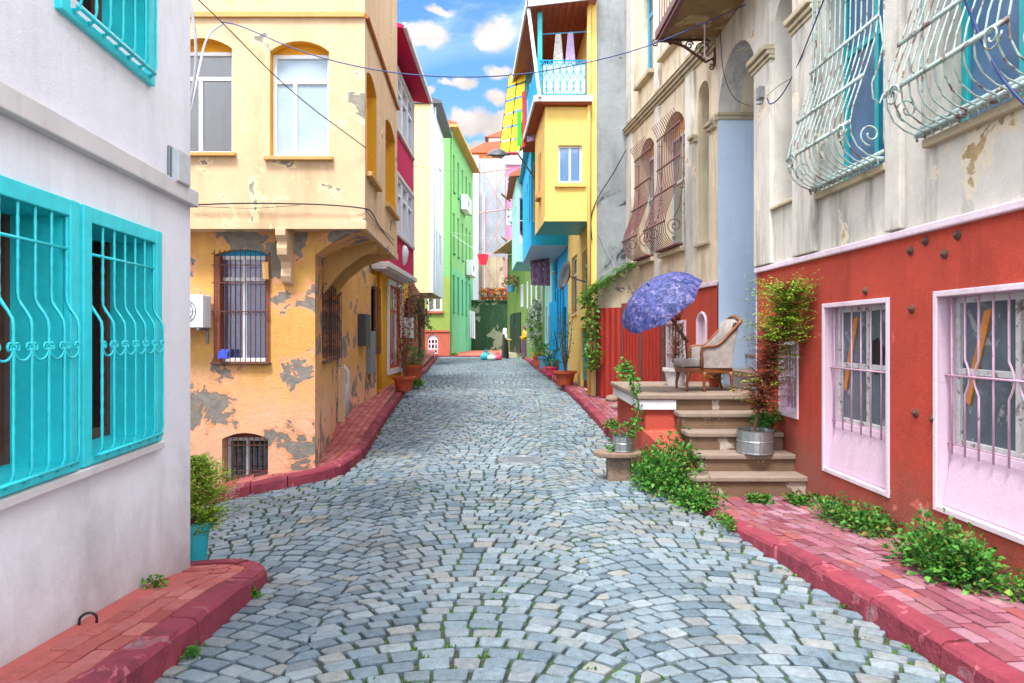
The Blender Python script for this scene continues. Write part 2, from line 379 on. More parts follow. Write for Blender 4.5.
M['pvc_grey']=paint('pvc_grey','#bfc4c9',.5,.1); M['metal_grey']=paint('metal_grey','#7c8288',.5,.15,metal=.3); M['metal_dark']=paint('metal_dark','#4a4d52',.5,.2,metal=.3)
M['tile']=paint('tile','#a85a3c',.8,.25)
# ================================================================ ground, street, pavements
def joints_mat():
    m,nt,b,out=newmat('joint_soil'); co=geocoord(nt)
    n=noise(nt,co,1.6,6,.7); n2=noise(nt,co,45,4,.7)
    c1=mixc(nt,mr(nt,n2,.3,.7),hx('#262420'),hx('#504c44')); c2=mixc(nt,mr(nt,n2,.3,.7),hx('#23360f'),hx('#4f7a2a'))
    col=mixc(nt,mr(nt,n,.44,.56),c1,c2); nt.links.new(col,b.inputs['Base Color']); b.inputs['Roughness'].default_value=.95
    bp=N(nt,'ShaderNodeBump'); bp.inputs['Strength'].default_value=.8; bp.inputs['Distance'].default_value=.02; nt.links.new(n2,bp.inputs['Height']); nt.links.new(bp.outputs[0],b.inputs['Normal'])
    return m
M['joint']=joints_mat()
def sheet(mb,xs,ys,zf,mi=0):
    vs=[(x,y,zf(x,y)) for y in ys for x in xs]; n=len(xs)
    mb.add(vs,[(j*n+i,j*n+i+1,(j+1)*n+i+1,(j+1)*n+i) for j in range(len(ys)-1) for i in range(n-1)],mi)
def rng(a,b,st):
    n=max(1,int(round((b-a)/st))); return [a+(b-a)*i/n for i in range(n+1)]
mb=MB()
sheet(mb,[-400,-150,-60,-20]+rng(-8,4,.3)+[8,20,60,150,400],[-60,-20]+rng(-3,14,.3)+rng(15,50,1.5)+[60,100,200,600],lambda x,y:g(max(x,-8),y)-.03)
struct(mb,'ground',M['joint'])
XL1=[(-6,-1.55),(0,-1.6),(3.6,-1.66),(4.8,-1.73),(5.15,-1.8)]
XL2=[(8.99,-2.34),(9.4,-2.2),(10.4,-2.18),(18.4,-2.72),(25,-3.05),(35,-3.85),(43.5,-4.6)]
XR=[(-6,2.3),(3,2.27),(4.57,2.2),(6.7,2.0),(7.4,1.9),(8.9,1.66),(12.1,1.61),(19,1.31),(25,1.0),(38,.7),(43.5,.48)]
def wallR(y): # wall line on the right
    return interp([(0,3.406),(9.2,3.22),(10.86,3.196),(15.9,2.64),(15.95,1.82),(20.9,1.67),(26.4,1.5),(28,1.45),(40,.75),(45,-.25)],y)
def wallL(y):
    return interp([(9.1,-2.56),(12.6,-3.1),(15.6,-3.02),(20.6,-3.1),(36,-4.47),(44,-5.2)],y)
def lane_edge(x): return interp([(-8,8.1),(-3.49,8.6),(-2.34,9.0)],x)
def in_street(x,y):
    if x>interp(XR,y)+.04: return False
    if y<5.15: return x>interp(XL1,y)-.04
    if y<9.05:
        if x<-2.34: return 5.5<y<lane_edge(x)+.05 or (y>5.3 and x>-1.95)
        return True if y>5.5 else x>-2.0
    return x>interp(XL2,y)-.04
def stone(mb,q,zf,top,r,lod=0,th=.05,rr=None):
    # q four xy corners ccw; rounded block
    cx=sum(p[0] for p in q)/4; cy=sum(p[1] for p in q)/4
    if lod:
        zz=[zf(p[0],p[1])+top for p in q]; 
        lo=[(p[0],p[1],z-th) for p,z in zip(q,zz)]; hi=[(lerp(p[0],cx,.14),lerp(p[1],cy,.14),z) for p,z in zip(q,zz)]
        mb.add(lo+hi,[(4,5,6,7),(0,1,5,4),(1,2,6,5),(2,3,7,6),(3,0,4,7)],0,r); return
    ring=[]; c=rr or .09
    for i in range(4):
        a,b_,d=q[i-1],q[i],q[(i+1)%4]
        k1=c*R.uniform(.7,1.4);k2=c*R.uniform(.7,1.4)
        ring.append((lerp(b_[0],a[0],k1),lerp(b_[1],a[1],k1))); ring.append((lerp(b_[0],d[0],k2),lerp(b_[1],d[1],k2)))
    tx,ty=R.uniform(-.05,.05),R.uniform(-.05,.05)
    zc=zf(cx,cy)+top; vs=[]
    sx=(zf(cx+.05,cy)-zf(cx-.05,cy))*10; sy=(zf(cx,cy+.05)-zf(cx,cy-.05))*10
    def zz(x,y): return zc+(x-cx)*(tx+sx)+(y-cy)*(ty+sy)
    for (x,y) in ring: vs.append((x,y,zz(x,y)-th))
    for (x,y) in ring: vs.append((x,y,zz(x,y)-.006))
    for (x,y) in ring:
        x2,y2=lerp(x,cx,.07),lerp(y,cy,.07); vs.append((x2,y2,zz(x2,y2)-.001))
    vs.append((cx,cy,zc+.003))
    fs=[]
    for i in range(8):
        j=(i+1)%8; fs+=[(i,j,8+j,8+i),(8+i,8+j,16+j,16+i),(16+i,16+j,24)]
    mb.add(vs,fs,0,r)
JP=[]
mb=MB()
Wd=1.75; PR=.144; Rr=Wd/2/math.sin(math.radians(45))
def arcA(x):
    u=((x+.35+Wd/2)%Wd)-Wd/2; u=math.copysign(min(abs(u),Wd/2-.06+.06*math.tanh((abs(u)-Wd/2+.06)/.06)) if abs(u)>Wd/2-.06 else abs(u),u); return math.sqrt(max(Rr*Rr-u*u,0))-Rr
def slopeA(x): return (arcA(x+.06)-arcA(x-.06))/.12
for k in range(int(1.5/PR),int(46/PR)):
    x=-6.6+R.uniform(0,.15); yb=k*PR; lod=1 if yb>19 else 0
    while x<2.4:
        sl=slopeA(x); w=R.uniform(.135,.185)/math.sqrt(1+sl*sl); x2=x+w
        sl2=slopeA(x2); g0=.011
        lo_=R.uniform(.006,.014); h=PR-lo_-R.uniform(.006,.012)
        def up(xx,s_): return -s_/(1+s_*s_)*h   # joint follows the row's normal
        q=[(x+g0,yb+arcA(x+g0)+lo_),(x2-g0,yb+arcA(x2-g0)+lo_)]
        v1=x2-g0+up(x2,sl2); v0=x+g0+up(x,sl)
        q+=[(v1,yb+lo_+h+arcA(v1)),(v0,yb+lo_+h+arcA(v0))]
        x=x2
        q=[(a+.10*math.sin(b*.5)+R.uniform(-.005,.005),b+.12*math.sin(a*1.1+1)+R.uniform(-.005,.005)) for a,b in q]
        cx=sum(p[0] for p in q)/4; cy=sum(p[1] for p in q)/4
        if not in_street(cx,cy) or abs(cx)>cy*.82+.8: continue
        if (cx-.13)**2+(cy-10.1)**2<.12: continue
        if v1-v0<.03: v1=v0+.05; q[2]=(q[3][0]+.05,q[2][1])
        JP.append((q[0][0]-.008,q[0][1]-.006)); JP.append(((q[0][0]+q[1][0])/2,q[0][1]-.010))
        stone(mb,q,g,R.uniform(-.005,.005)+(.0),R.random(),lod)
struct(mb,'street',M['stone'],smooth=False)
# manhole cover
mb=MB(); zc=g(.13,10.1)-.008; mb.lathe((.13,10.1,zc),[(.0,.006),(.24,.006),(.245,0),(.26,0),(.27,.012),(.34,.012),(.36,-.03)],28)
for i in range(-3,4): mb.wbox(.13-.2,.13+.2,10.1+i*.06-.012,10.1+i*.06+.012,zc+.005,zc+.012)
single(mb,'manhole_cover',M['metal_grey'],'round dark iron manhole cover set in the cobbles of the street','manhole cover')
# ---------------- pavements
def poly_at(pl,s):
    for (a,b) in zip(pl,pl[1:]):
        L=math.hypot(b[0]-a[0],b[1]-a[1])
        if s<=L or b is pl[-1]:
            t=s/L; d=((b[0]-a[0])/L,(b[1]-a[1])/L); return (lerp(a[0],b[0],t),lerp(a[1],b[1],t)),d
        s-=L
def plen(pl): return sum(math.hypot(b[0]-a[0],b[1]-a[1]) for a,b in zip(pl,pl[1:]))
def smoothpl(pl,it=2):
    for _ in range(it):
        o=[pl[0]]
        for a,b in zip(pl,pl[1:]): o+= [(lerp(a[0],b[0],.25),lerp(a[1],b[1],.25)),(lerp(a[0],b[0],.75),lerp(a[1],b[1],.75))]
        o.append(pl[-1]); pl=o
    return pl
KH=.14
def pavement(outer,side,inside,name,maxw,zf,slab,lodf=lambda y:False,kerb_len=.55,bricks=True,bmin=.16,bmax=9,khf=lambda x,y:KH,brick_zoff=0.):
    L=plen(outer)
    def at(s,off):
        p,d=poly_at(outer,clamp(s,0,L-1e-4)); n=(-d[1]*side,d[0]*side); return (p[0]+n[0]*off,p[1]+n[1]*off)
    # kerb
    kb=MB(); s=0
    while s<L-.1:
        l=min(R.uniform(kerb_len*.8,kerb_len*1.25),L-s)
        if L-s-l<.15: l=L-s
        n=max(1,int(l/.14)); jit=R.uniform(-.008,.008); jz=R.uniform(-.006,.008)
        A=[];
        for i in range(n+1):
            ss_=s+.006+(l-.012)*i/n
            o0=at(ss_,0+jit+R.uniform(-.005,.005)); o0b=at(ss_,.010+jit+R.uniform(0,.012)); o1=at(ss_,.032+jit+R.uniform(0,.01)); o2=at(ss_,.155)
            zb=g(*o0)-.06; zt=g(*o0)+khf(*o0)+jz
            A.append([(o0[0],o0[1],zb),(o0b[0],o0b[1],zt-.03+R.uniform(-.004,.004)),(o1[0],o1[1],zt-.004),(o2[0],o2[1],zt+.004),(o2[0],o2[1],zb)])
        vs=[v for r_ in A for v in r_]; fs=[]
        for i in range(n):
            for j in range(4): fs.append((i*5+j,(i+1)*5+j,(i+1)*5+j+1,i*5+j+1))
        fs+= [(0,1,2,3,4),tuple(n*5+j for j in (4,3,2,1,0))]
        kb.add(vs,fs); s+=l
    struct(kb,'kerb',M['kerb'])
    # slab under
    sb=MB(); n=int(L/.35)+1; m=7; rows=[]
    for i in range(n+1):
        s=L*i/n; rows.append([at(s,lerp(.12,maxw,j/m)) for j in range(m+1)])
    vs=[(p[0],p[1],zf(*p)-(.014 if bricks else 0)) for r_ in rows for p in r_]
    # keep only cells near inside
    fs=[]
    for i in range(n):
        for j in range(m):
            idx=(i*(m+1)+j,i*(m+1)+j+1,(i+1)*(m+1)+j+1,(i+1)*(m+1)+j)
            if all(not inside(vs[q][0],vs[q][1],.4) for q in idx): continue
            fs.append(idx)
    sb.add(vs,fs); struct(sb,'pavement_bed',slab)
    if not bricks: return
    bb=MB(); c=0; w=.105
    off=bmin
    while off<min(maxw,bmax):
        s=-R.uniform(0,.2) if c%2 else -.1
        while s<L:
            l=.212; s0=max(s,0)+.0055; s1=min(s+l,L)-.0055
            if s1-s0>.04:
                q=[at(s0,off+.005),at(s1,off+.005),at(s1,off+w-.005),at(s0,off+w-.005)]
                cx=sum(p[0] for p in q)/4; cy=sum(p[1] for p in q)/4
                if inside(cx,cy,.06) and abs(cx)<cy*.85+1:
                    # ensure ccw
                    ar=(q[1][0]-q[0][0])*(q[2][1]-q[0][1])-(q[1][1]-q[0][1])*(q[2][0]-q[0][0])
                    if ar<0: q=q[::-1]
                    stone(bb,q,zf,R.uniform(-.004,.004)+brick_zoff,R.random(),1 if lodf(cy) else 0,.03,rr=.05)
            s+=l
        off+=w; c+=1
    struct(bb,'pavement',M['brick_salmon'] if name in ('l1','l2') else M['brick'])
# near right
M['mortar']=plaster('mortar','#5c3f40',.2,'#3a332e',.5,bump=.5)
outR1=[(x,y) for y,x in [(-.5,2.3),(3,2.27),(4.57,2.2),(6.7,2.0),(7.7,1.92)]]
kh2=lambda x,y:lerp(.14,.03,ss(4.8,7.5,y))
zR=lambda x,y:g(x,y)+kh2(x,y)+.004
pavement(outR1,-1,lambda x,y,e:x<3.406-.02*y+e and y<7.75+e,'r1',1.6,zR,M['mortar'],lambda y:False,.6,khf=kh2)
# far right
outR2=[(1.70,10.2)]+[(x,y) for y,x in XR if y>11]
pavement(outR2,-1,lambda x,y,e:x<wallR(y)+e,'r2',1.9,lambda x,y:g(x,y)+KH+.004,M['mortar'],lambda y:y>17)
# far left + lane corner
outL=[(-8,8.1),(-3.49,8.6),(-2.6,8.8),(-2.36,8.95),(-2.24,9.2),(-2.18,9.6),(-2.18,10.4)]+[(x,y) for y,x in XL2 if y>11]
outL=[outL[0]]+smoothpl(outL[1:7],1)+outL[7:]
def insL(x,y,e):
    if x<-2.56: 
        if y<9.1+e: return True
        return y>9.1 and x>wallL(y)-e
    return x>wallL(max(y,9.1))-e
zL=lambda x,y:g(x,y)+KH+.004+ (max(0,-2.4-x)*.10*ss(9,9.6,y) )
pavement(outL,1,insL,'l2',1.6,zL,M['mortar'],lambda y:y>15,bmax=1.6)
# near left
outL1=[(-1.55,-.5),(-1.6,1),(-1.66,3.6),(-1.71,4.6),(-1.76,5.05),(-1.88,5.38),(-2.15,5.52),(-2.5,5.5),(-3.2,5.35)]
outL1=outL1[:3]+smoothpl(outL1[3:8],1)+[outL1[8]]
kh1=lambda x,y:lerp(.155,.075,ss(4.2,5.4,y))
wallA=lambda y:-2.39-.086*(y-5.2)
pavement(outL1,1,lambda x,y,e:x>wallA(y)-e or y>5.2,'l1',.9,lambda x,y:g(x,y)+kh1(x,y)+.002,M['concrete_pink'],lambda y:False,.8,bmax=.42,brick_zoff=-.004,khf=kh1)
# plaza at the end of the street
mb=MB(); bb=MB()
def zP(x,y): return g(x,y)+.02
sheet(mb,rng(-7,3,1),rng(43,60,1),lambda x,y:zP(x,y)+.0)
struct(mb,'plaza',M['brickred'])
mb=MB(); mb.wbox(-5.2,.6,42.9,43.1,.3,.6); struct(mb,'kerb',M['kerb'])
mb=MB()
mb.wbox(-.5,1.6,42.2,46,.4,.78); struct(mb,'kerb',M['stucco_old'])
# ================================================================ building helpers
def body(mb,poly,z0,z1,skip=(),mi=0,top=True,bottom=False):
    n=len(poly)
    for i in range(n):
        if i in skip: continue
        a,b=poly[i],poly[(i+1)%n]
        mb.add([(a[0],a[1],z0),(b[0],b[1],z0),(b[0],b[1],z1),(a[0],a[1],z1)],[(0,1,2,3)],mi,.5)
    if top: mb.add([(p[0],p[1],z1) for p in poly],[tuple(range(n))],mi,.5)
    if bottom: mb.add([(p[0],p[1],z0) for p in poly],[tuple(range(n))],mi,.5)
def pxhole(f,p0,p1,pyt,pyb,rise=0,pref=None,dep=None):
    pref=p0 if pref is None else pref
    h=[f.s(p0),f.s(p1),f.z(pref,pyb),f.z(pref,pyt),rise]
    if h[0]>h[1]: h[0],h[1]=h[1],h[0]
    if dep: h.append(dep)
    return tuple(h)
def vbars(mb,f,a,b,z0,z1,n,r,prof=None,k=5,o=.03,segs=12):
    for i in range(n):
        s=a+(b-a)*(i+.5)/n if n>1 else (a+b)/2
        if prof is None: mb.tube([f.pt(s,z0,o),f.pt(s,z1,o)],r,k)
        else: mb.tube([f.pt(s,z0+(z1-z0)*t,prof(t)) for t in [j/segs for j in range(segs+1)]],r,k)
def hbar(mb,f,a,b,z,o,r=.006,k=5,flat=None):
    if flat: mb.fbox(f,a,b,z-flat,z+flat,o-r,o+r)
    else: mb.tube([f.pt(a,z,o),f.pt(b,z,o)],r,k)
# ================================================================ WHITE HOUSE (near left)
FA=Fr((-2.39,5.2),(-1.685,-3.0),ref=(0,0))
T=thing('white_house','white rendered house with turquoise window frames close on the left','house',(-2.39,5.2,0))
wA0,wA1=FA.s(157),FA.s(77); zb=FA.z(157,440); zt=FA.z(157,232); ww=abs(wA1-wA0)
gap=abs(FA.s(77)-FA.s(73)); wB0=FA.s(73); wB1=wB0+ww*1.0
uw0=FA.s(150); uzb=FA.z(150,87)
mb=MB()
ins=.085
holesA=[(wA0+ins,wA1-ins,zb+.05,zt-ins,0,.30),(wB0+ins,wB1-ins,zb+.05,zt-ins,0,.30),(uw0+ins,uw0+ww-ins+.1,uzb+.05+ins,uzb+1.3,0,.30),(uw0+2.2,uw0+3.1,uzb+.1,uzb+1.3,0,.16)]
wall(mb,FA,0,FA.L,-.8,7.2,holesA,mr=1)
body(mb,[(-2.39,5.2),(-1.685,-3.0),(-9,-3.0),(-9,5.2)],-.8,7.2,skip=(0,))
WHW=mb.build('wall',[M['white_wall'],M['cyan']],T)
mb=MB(); zl=FA.z(190,207); mb.fbox(FA,-.02,FA.L,zl,zl+.115,-.02,.055); mb.build('ledge',M['white_trim'],T,bevel=.008)
mb=MB(); s1=FA.s(86); 
def cyan_window(a,b,z0,z1,full=True,label=None):
    pn=MB(); pn.fbox(FA,a+ins-.01,b-ins+.01,z0+.04,z1-ins+.01,-.305,-.30)
    w=pn.build('window',M['glass_dark'],T)
    if label: w['label']=label
    fr=MB(); o1=.035
    fr.fbox(FA,a,a+ins,z0,z1,-.01,o1); fr.fbox(FA,b-ins,b,z0,z1,-.01,o1)
    fr.fbox(FA,a+ins,b-ins,z1-ins,z1,-.01,o1-.003); fr.fbox(FA,a+ins,b-ins,z0,z0+.05,-.01,o1-.003)
    fr.build('frame',M['cyan'],w,bevel=.006)
    sw=(b-a-2*ins)
    br=MB(); 
    for (p_,q_) in ((0,.05),(.46,.54),(.95,1)): br.fbox(FA,a+ins+sw*p_,a+ins+sw*q_,z0+.052,z1-ins-.002,-.299,-.255)
    br.fbox(FA,a+ins+sw*.05,b-ins-sw*.05,z0+.052,z0+.11,-.299,-.257)
    br.build('inner_frame',M['rust'],w)
    gr=MB(); ga,gb=a+.085,b-.11; H=z1-z0
    def prof(t):
        if t<.04: return .025+.035*ss(0,.04,t)
        if t<.56: return .06
        if t<.66: return lerp(.06,.0,ss(.56,.66,t))
        return .0
    n=7
    for i in range(n):
        s=ga+(gb-ga)*i/(n-1)
        pts=[]
        for j in range(41):
            t=j/40; pts.append(FA.pt(s,z0+.03+(H-ins*.6-.05)*t,prof(t)+.012))
        rr=[.0075+.0012*math.sin(j*2.6) for j in range(41)]
        gr.tube(pts,rr,6)
    for t,o in ((.02,.06),(.86,.012)):
        hbar(gr,FA,ga-.02,gb+.02,z0+.03+(H-.1)*t,o,.009)
    hbar(gr,FA,ga,gb,z0+.055,.07,.009)
    for i in range(n): s=ga+(gb-ga)*i/(n-1); hbar_pts=[FA.pt(s,z0+.05,.07),FA.pt(s,z0+.045,.03)]; gr.tube(hbar_pts,.008,5)
    zc=z0+H*.44
    for i in range(n-1):
        cs=ga+(gb-ga)*(i+.5)/(n-1); q=(gb-ga)/(n-1)*.5
        gr.tube([FA.pt(cs-q*1.0*math.cos(x)*.95,zc-.055*math.sin(x)+.03,.073) for x in [math.pi*k/10 for k in range(11)]],.006,5)
        for sg in (-1,1): gr.tube(spiral(FA,cs+sg*q*.62,zc+.032,.073,q*.36,1.2,sg,math.pi if sg<0 else 0,14),.006,5)
    gr.build('grille',M['cyan'],w,smooth=True)
    return w
cyan_window(wA0,wA1,zb,zt,label='turquoise barred window nearest the house corner')
cyan_window(wB0,wB1,zb,zt,label='turquoise barred window cut by the left edge of the photo')
cyan_window(uw0,uw0+ww+.1,uzb,uzb+1.42,label='turquoise window above the white ledge')
mb=MB(); mb.fbox(FA,wA0-.0,wB1+.1,zb-.05,zb-.006,-.02,.05); mb.build('sill',M['white_trim'],T,bevel=.006)
mb=MB(); a=FA.s(181);b=FA.s(167); z0=FA.z(175,186); z1=FA.z(175,150); mb.fbox(FA,a,b,z0,z1,.0,.02,1); mb.fbox(FA,a+.015,b-.015,z0+.01,z1-.02,.02,.075); mb.build('junction_box',[M['pvc_grey'],M['metal_grey']],T,bevel=.01)
mb=MB(); mb.wbox(-9.2,-1.3,-3.2,5.35,7.2,7.35); mb.build('roof',M['tile'],T)
# iron hoop
mb=MB(); P0=W(88,626,3.62); zc=g(P0.x,P0.y)+KH-.03
h_=.033
mb.tube([Vector((P0.x-h_,P0.y-.02,zc-.03)),Vector((P0.x-h_,P0.y-.02,zc+.05))]+[Vector((P0.x-h_*math.cos(t),P0.y-.02*math.cos(t),zc+.055+.035*math.sin(t))) for t in [math.pi*k/10 for k in range(11)]]+[Vector((P0.x+h_,P0.y+.02,zc-.03))],.007,8)
single(mb,'iron_hoop',M['black'],'small black iron hoop standing in the red pavement by the white wall','hoop',smooth=True)
# ================================================================ YELLOW CORNER HOUSE
T=thing('corner_house','two storey yellow corner house with peeling ochre ground floor','house',(-2.56,9.1,-.1))
F1u=Fr((-1.85,8.8),(-8,8.8)); F1l=Fr((-2.56,9.1),(-8,9.1)); F2u=Fr((-1.85,8.8),(-2.04,12.43),ref=(2,10)); F3=Fr((-2.56,9.1),(-3.1,12.6),ref=(2,8)); F4=Fr((-3.1,12.6),(-3.02,15.6),ref=(2,12))
ZS=3.15;ZT=8.2
w1=pxhole(F1u,171,232,38,153,.0); w1=(w1[0],w1[1],w1[2],w1[3],.13,.14)
w2=pxhole(F1u,270,329,41,157,.0); w2=(w2[0],w2[1],w2[2],w2[3],.13,.14)
side=[pxhole(F2u,366.5,376.5,64,172,.12,pref=366.5,dep=.16),pxhole(F2u,385.5,395,112,203,.12,pref=385.5,dep=.16)]
mb=MB()
wall(mb,F1u,0,F1u.L,ZS,ZT,[w1,w2],mr=1)
wall(mb,F2u,0,F2u.L,ZS,ZT,side,mr=1)
body(mb,[(-1.85,8.8),(-2.04,12.43),(-3.1,12.43),(-3.1,15.5),(-8,15.5),(-8,8.8)],ZS,ZT,skip=(0,5),bottom=True)
mb.fbox(F1u,-.01,F1u.L,ZS-.005,ZS+.10,-.02,.02); mb.fbox(F2u,-.01,F2u.L,ZS-.005,ZS+.10,-.02,.02)
mb.build('upper_wall',[M['yellow_up'],M['orange_infill']],T)
gl=pxhole(F1l,214,270,249,362,.08,dep=.12); bl=pxhole(F1l,222,268,433,484,.08,dep=.2)
c1=pxhole(F3,322,339,279,361,.05,pref=322,dep=.15); c2=pxhole(F4,371,379,285,352,.04,dep=.15)
mb=MB(); wall(mb,F1l,0,F1l.L,-1.2,ZS,[gl,bl],mi=0); wall(mb,F3,0,F3.L,-.6,ZS,[c1]); wall(mb,F4,0,F4.L,-.2,ZS,[c2])
body(mb,[(-3.02,15.6),(-8,15.6),(-8,9.1)],-1,ZS,skip=(2,),top=False)
mb.build('lower_wall',M['yellow_low'],T)
# cornices
mb=MB(); mb.fbox(F1u,.0,F1u.L,5.80,5.86,-.01,.04); mb.build('cornice',M['sill_tan'],T)
mb=MB(); mb.tube([F2u.pt(0.02,5.83,.02),F2u.pt(F2u.L,5.83,.02)],.03,8); mb.build('pipe',M['terracotta'],T)
# windows
window(F1u,T,*w1[:4],rise=.13,dep=.14,fw=.05,fm=M['white_pvc'],mul=((.58,.72),),tr=(.74,),gm=M['glass'],infill=M['orange_infill'],sill=(.06,.07,.05,M['sill_tan']),curtain=M['curtain_grey'],cfrac=(0,.3),label='upper window with dark glass beside the white house')
window(F1u,T,*w2[:4],rise=.13,dep=.14,fw=.05,fm=M['white_pvc'],mul=((.62,.72),),tr=(.74,),gm=M['blind'],infill=M['orange_infill'],sill=(.06,.07,.05,M['sill_tan']),curtain=M['curtain'],label='upper window with white blind near the corner')
for h in side: window(F2u,T,*h[:4],rise=.12,dep=.16,fw=.04,fm=M['orange_infill'],mul=(.5,),tr=(),gm=M['glass_dark'],infill=M['orange_infill'],sill=(.05,.08,.06,M['sill_tan']))
w=window(F1l,T,*gl[:4],rise=.08,dep=.12,fw=.05,fm=M['white_pvc'],mul=(.5,),tr=(.78,),gm=M['glass_pale'],infill=M['blue_wall'],curtain=M['curtain_blue'],sill=(.02,.07,.03,M['rust']),label='ground floor window with blue curtains and rusty bars')
mb=MB(); a,b,c,d=gl[:4]
mb.fbox(F1l,a-.005,a+.045,c,d-.09,-.11,.012); mb.fbox(F1l,b-.085,b+.0,c,d-.09,-.11,.012); mb.build('reveal_board',M['rust_frame'],w)
mb=MB(); vbars(mb,F1l,a,b,c-.02,d-.02,11,.0065,o=.06); 
for t in (.0,.46,.72,.88): hbar(mb,F1l,a-.01,b+.01,c+(d-c)*t*.97,.06,.007)
for k in range(11): 
    cs=a+(b-a)*(k+.5)/11; mb.tube(spiral(F1l,cs,c+(d-c)*.42,.062,.022,1,1,0,10),.004,4)
mb.tube([F1l.pt(a-.0,d-.06,0),F1l.pt(a,d-.06,.06)],.008,5); mb.tube([F1l.pt(b,d-.06,0),F1l.pt(b,d-.06,.06)],.008,5)
mb.build('grille',M['rust'],w)
w=window(F1l,T,*bl[:4],rise=.08,dep=.2,fw=.045,fm=M['pvc_grey'],mul=(.55,),tr=(),gm=M['glass_dark'],infill=M['rust_frame'],label='arched basement window behind rusty bars')
mb=MB(); a,b,c,d=bl[:4]; vbars(mb,F1l,a+.02,b-.02,c,d-.04,8,.006,o=-.04); hbar(mb,F1l,a,b,c+(d-c)*.25,-.04,.006); hbar(mb,F1l,a,b,c+(d-c)*.75,-.04,.006); mb.build('grille',M['rust'],w)
for f,h,nb,lb in ((F3,c1,6,'rusty barred window in the slanting side wall'),(F4,c2,5,'tall barred window under the overhang')):
    w=window(f,T,*h[:4],rise=.05,dep=.15,fw=.05,fm=M['rust_frame'],mul=(.5,),tr=(.7,),gm=M['glass_dark'],infill=M['rust_frame'],sill=(.03,.06,.03,M['rust']),label=lb)
    mb=MB(); a,b,c,d=h[:4]; vbars(mb,f,a,b,c,d-.02,nb+2,.008,o=.05)
    for t in (.03,.35,.66,.95): hbar(mb,f,a,b,c+(d-c)*t,.05,.008)
    mb.build('grille',M['rust'],w)
# brackets under the overhang
def bracket(cx,w,y0,depth,zt,zb_,name='bracket'):
    mb=MB(); f=Fr((cx,y0),(cx-1,y0)); P=[]
    prof=[(0,0),(depth,0),(depth,-.07),(depth*.92,-.10),(depth*.8,-.13),(depth*.85,-.2),(depth*.8,-.27),(depth*.45,-.33),(depth*.35,-.40),(depth*.42,-.48),(depth*.3,-.55),(0,-.58)]
    k=(zt-zb_)/.58
    pts=[Vector((cx-w/2,y0-p,zt+q*k)) for p,q in prof]
    mb.prism(pts,Vector((w,0,0))); return mb.build(name,M['yellow_up'],T,bevel=.01)
bracket(W(289,0,9.1).x,.13,9.11,.36,ZS,2.45)
f5=F3
for s_,nm in ((.9,0),(2.3,0)):
    mb=MB(); p=F3.pt(s_,0,0); w_=.12; L_=.75
    pts=[(0,ZS-.001),(L_,ZS-.001),(L_,ZS-.12),(L_*.7,ZS-.2),(.25,ZS-.42),(0,ZS-.75)]
    q=[F3.pt(s_,z,o) for o,z in pts]; mb.prism(q,Vector((F3.u.x,F3.u.y,0))*w_); mb.build('bracket',M['sill_tan'],T,bevel=.008)
# sloping soffit fillet between chamfer and corner
mb=MB(); n=8
vs=[];fs=[]
for i in range(n+1):
    t=i/n; s_=F3.L*t; A_=F3.pt(s_,ZS-.24*(1-t)**.7-.06,0.004); B_=Vector((lerp(-1.87,-2.03,t),lerp(8.82,12.4,t),ZS+.002)); 
    for j in range(6):
        u=j/5; P=A_.lerp(B_,u); P.z=lerp(A_.z,B_.z,math.sin(u*math.pi/2)) ; vs.append(P)
for i in range(n):
    for j in range(5): fs.append((i*6+j,i*6+j+1,(i+1)*6+j+1,(i+1)*6+j))
mb.add(vs,fs); tri=[vs[0],Vector((-2.5,8.82,ZS+.002)),vs[5]]; mb.add([F3.pt(0,ZS-.3,.004),Vector((-2.56,9.09,ZS)),vs[5],vs[3],vs[1]],[(0,1,2,3,4)]); mb.build('cove',M['yellow_low'],T,smooth=True)
# meter boxes, pipes (street side)
mb=MB(); a,b=F3.s(350),F3.s(346); mb.fbox(F4,F4.s(358)-.02,F4.s(358)+.4,F4.z(360,346),F4.z(360,314),.0,.16); mb.build('meter_box',M['metal_dark'],T,bevel=.01)
mb=MB(); mb.fbox(F4,F4.s(366),F4.s(371),F4.z(366,374),F4.z(366,331),.0,.1); mb.build('metal_panel',M['metal_grey'],T,bevel=.006)
mb=MB(); 
for k,px in enumerate((353,357)):
    s_=F4.s(px) if F4.s(px)>.02 else .05+.12*k
    mb.tube([F4.pt(.06+.14*k,.3,.08),F4.pt(.06+.14*k,.9+.25*k,.08),F4.pt(.06+.14*k,1.0+.25*k,.0)],.045,10)
mb.build('drain_pipe',M['pvc_grey'],T,smooth=True)
mb=MB(); mb.fbox(F3,F3.L-.42,F3.L-.25,.2,1.25,.0,.12); mb.build('pilaster',M['yellow_up'],T,bevel=.01)
mb=MB(); mb.prism([Vector(p) for p in ((-1.80,8.75,ZT+.003),(-2.0,12.45,ZT+.003),(-3.0,12.45,ZT+.003),(-3.0,15.6,ZT+.003),(-8.2,15.6,ZT+.003),(-8.2,8.75,ZT+.003))],Vector((0,0,.15))); mb.build('roof',M['tile'],T)
